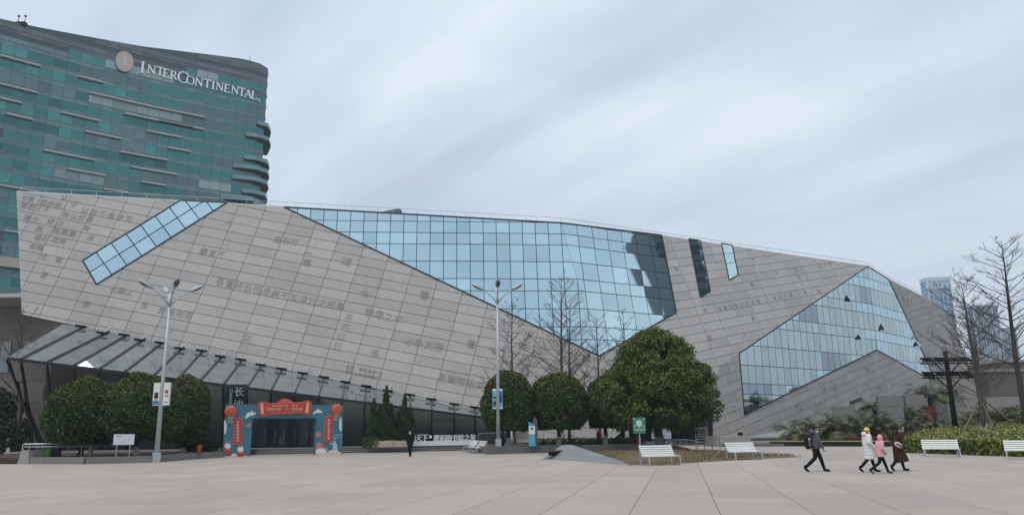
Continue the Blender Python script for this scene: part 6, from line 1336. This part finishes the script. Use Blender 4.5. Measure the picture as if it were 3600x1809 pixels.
person('child in pink puffer jacket with hood up, striding right between the two women', at(3102, 1664), 0.0, 1.36, pose('L', 1.25, dict(elR=(.0, -.24, 1.12), wrR=(.15, -.17, .96)), lean=.05), dict(coat_m=mat('pink_puffer', (.66, .33, .36), .5), coat_name='puffer_jacket', hem=.76, puff=.085, wide=1.12, hood='up', hair='short', sleeve=1.2, sole=mat('sole_white', (.65, .65, .66), .6), leg=1.05))
brn = person('woman in long dark brown coat raising a hand to her face, walking right', at(3165, 1654), 0.0, 1.66, pose('L', .8, dict(elR=(.10, -.27, 1.22), wrR=(.20, -.14, 1.50), elL=(-.05, .24, 1.12), wrL=(.12, .2, .95)), lean=.03), dict(coat_m=mat('brown_coat', (.040, .026, .016), .8, spec=.1, var=.3, scale=7), coat_name='long_coat', hem=.36, wide=1.15, flare=1.45, swing=.10, hood='down', hair='long', mask=.0001, sleeve=1.25))
bag = thing('shoulder_bag', tuple(np.array(brn.location) + V3(-.10, -.30, .88)), 'cream and brown shoulder bag carried by the brown-coated woman', 'bag'); MB().ball((0, 0, .1), (.17, .055, .10), 16, 9, rot=rx(0) @ np.array([[math.cos(.5), 0, math.sin(.5)], [0, 1, 0], [-math.sin(.5), 0, math.cos(.5)]])).build('bag_body', mat('bag_cream', (.55, .47, .38), .6), bag, smooth=True)
MB().ball((.01, -.035, .1), (.15, .03, .035), 14, 7, rot=np.array([[math.cos(.5), 0, math.sin(.5)], [0, 1, 0], [-math.sin(.5), 0, math.cos(.5)]])).build('bag_band', mat('bag_brown', (.06, .03, .02), .6), bag, smooth=True); MB().tube([(-.13, 0, .16), (-.06, .08, .55), (.02, .14, .68)], .009, 5).build('bag_strap', mat('bag_brown', (.06, .03, .02), .6), bag)
ph = tag(MB().box((0, 0, 0), (.015, .07, .15)).build('phone', mat('phone_pale', (.35, .36, .38), .3)), 'pale phone held up by the brown-coated woman', 'phone'); ph.location = tuple(np.array(brn.location) + V3(.22, -.15, 1.60)); ph.rotation_euler = (0, .2, 0)
person('man in black coat and white mask walking towards the viewer by the white lettering', at(1441, 1603), math.radians(-100), 1.74, pose('L', .45, dict(elR=(-.02, -.25, 1.14), wrR=(.04, -.2, .92), elL=(-.02, .25, 1.14), wrL=(.04, .2, .92))), dict(coat_m=mat('black_coat', (.008, .008, .012), .8, spec=.1), coat_name='coat', hem=.70, wide=1.1, hair='short', mask=.0001))
person('person in dark top and white trousers at the far left edge', at(26, 1606), math.radians(200), 1.5, pose('R', .8, lean=.08), dict(coat_m=mat('charcoal_top', (.03, .032, .035), .8, spec=.1), coat_name='jacket', hem=.84, hair='short', hair_m=mat('grey_hair', (.12, .12, .12), .7, spec=.1), trousers=mat('white_trousers', (.55, .55, .54), .8, spec=.1), leg=1.1))
person('child in pink and red coat beside the pole of the green sign', V3(*D(2246, 1556, 62)[:2], .05), math.radians(-60), 1.25, pose('L', .3), dict(coat_m=mat('pink_red_coat', (.45, .08, .13), .7, spec=.1, var=.5, scale=14), coat_name='coat', hem=.4, wide=1.25, flare=1.2, hair='short'))
person('person in navy coat half hidden behind the hedge by the leaning stake', V3(*D(3386, 1540, 64)[:2], .25), math.radians(160), 1.45, pose('L', .3), dict(coat_m=mat('navy_coat', (.012, .016, .04), .8, spec=.1), coat_name='coat', hem=.6, wide=1.15, hood='down', hair='short'))

# ------------------------------------------------------------------ haze: even pale air round everything
hz_b = MB().box((0, 2200, 79), (6200, 5800, 160.4)); hm_ = bpy.data.materials.new('haze_air'); hm_.use_nodes = True; hn = hm_.node_tree; hn.nodes.remove(hn.nodes['Principled BSDF']); pv = hn.nodes.new('ShaderNodeVolumePrincipled'); pv.inputs['Color'].default_value = (.86, .92, 1, 1); pv.inputs['Density'].default_value = .00032; hn.links.new(pv.outputs[0], hn.nodes['Material Output'].inputs['Volume'])
HAZE = True
if HAZE: tag(hz_b.build('haze', hm_), 'pale haze hanging over the far city', 'haze', kind='stuff')
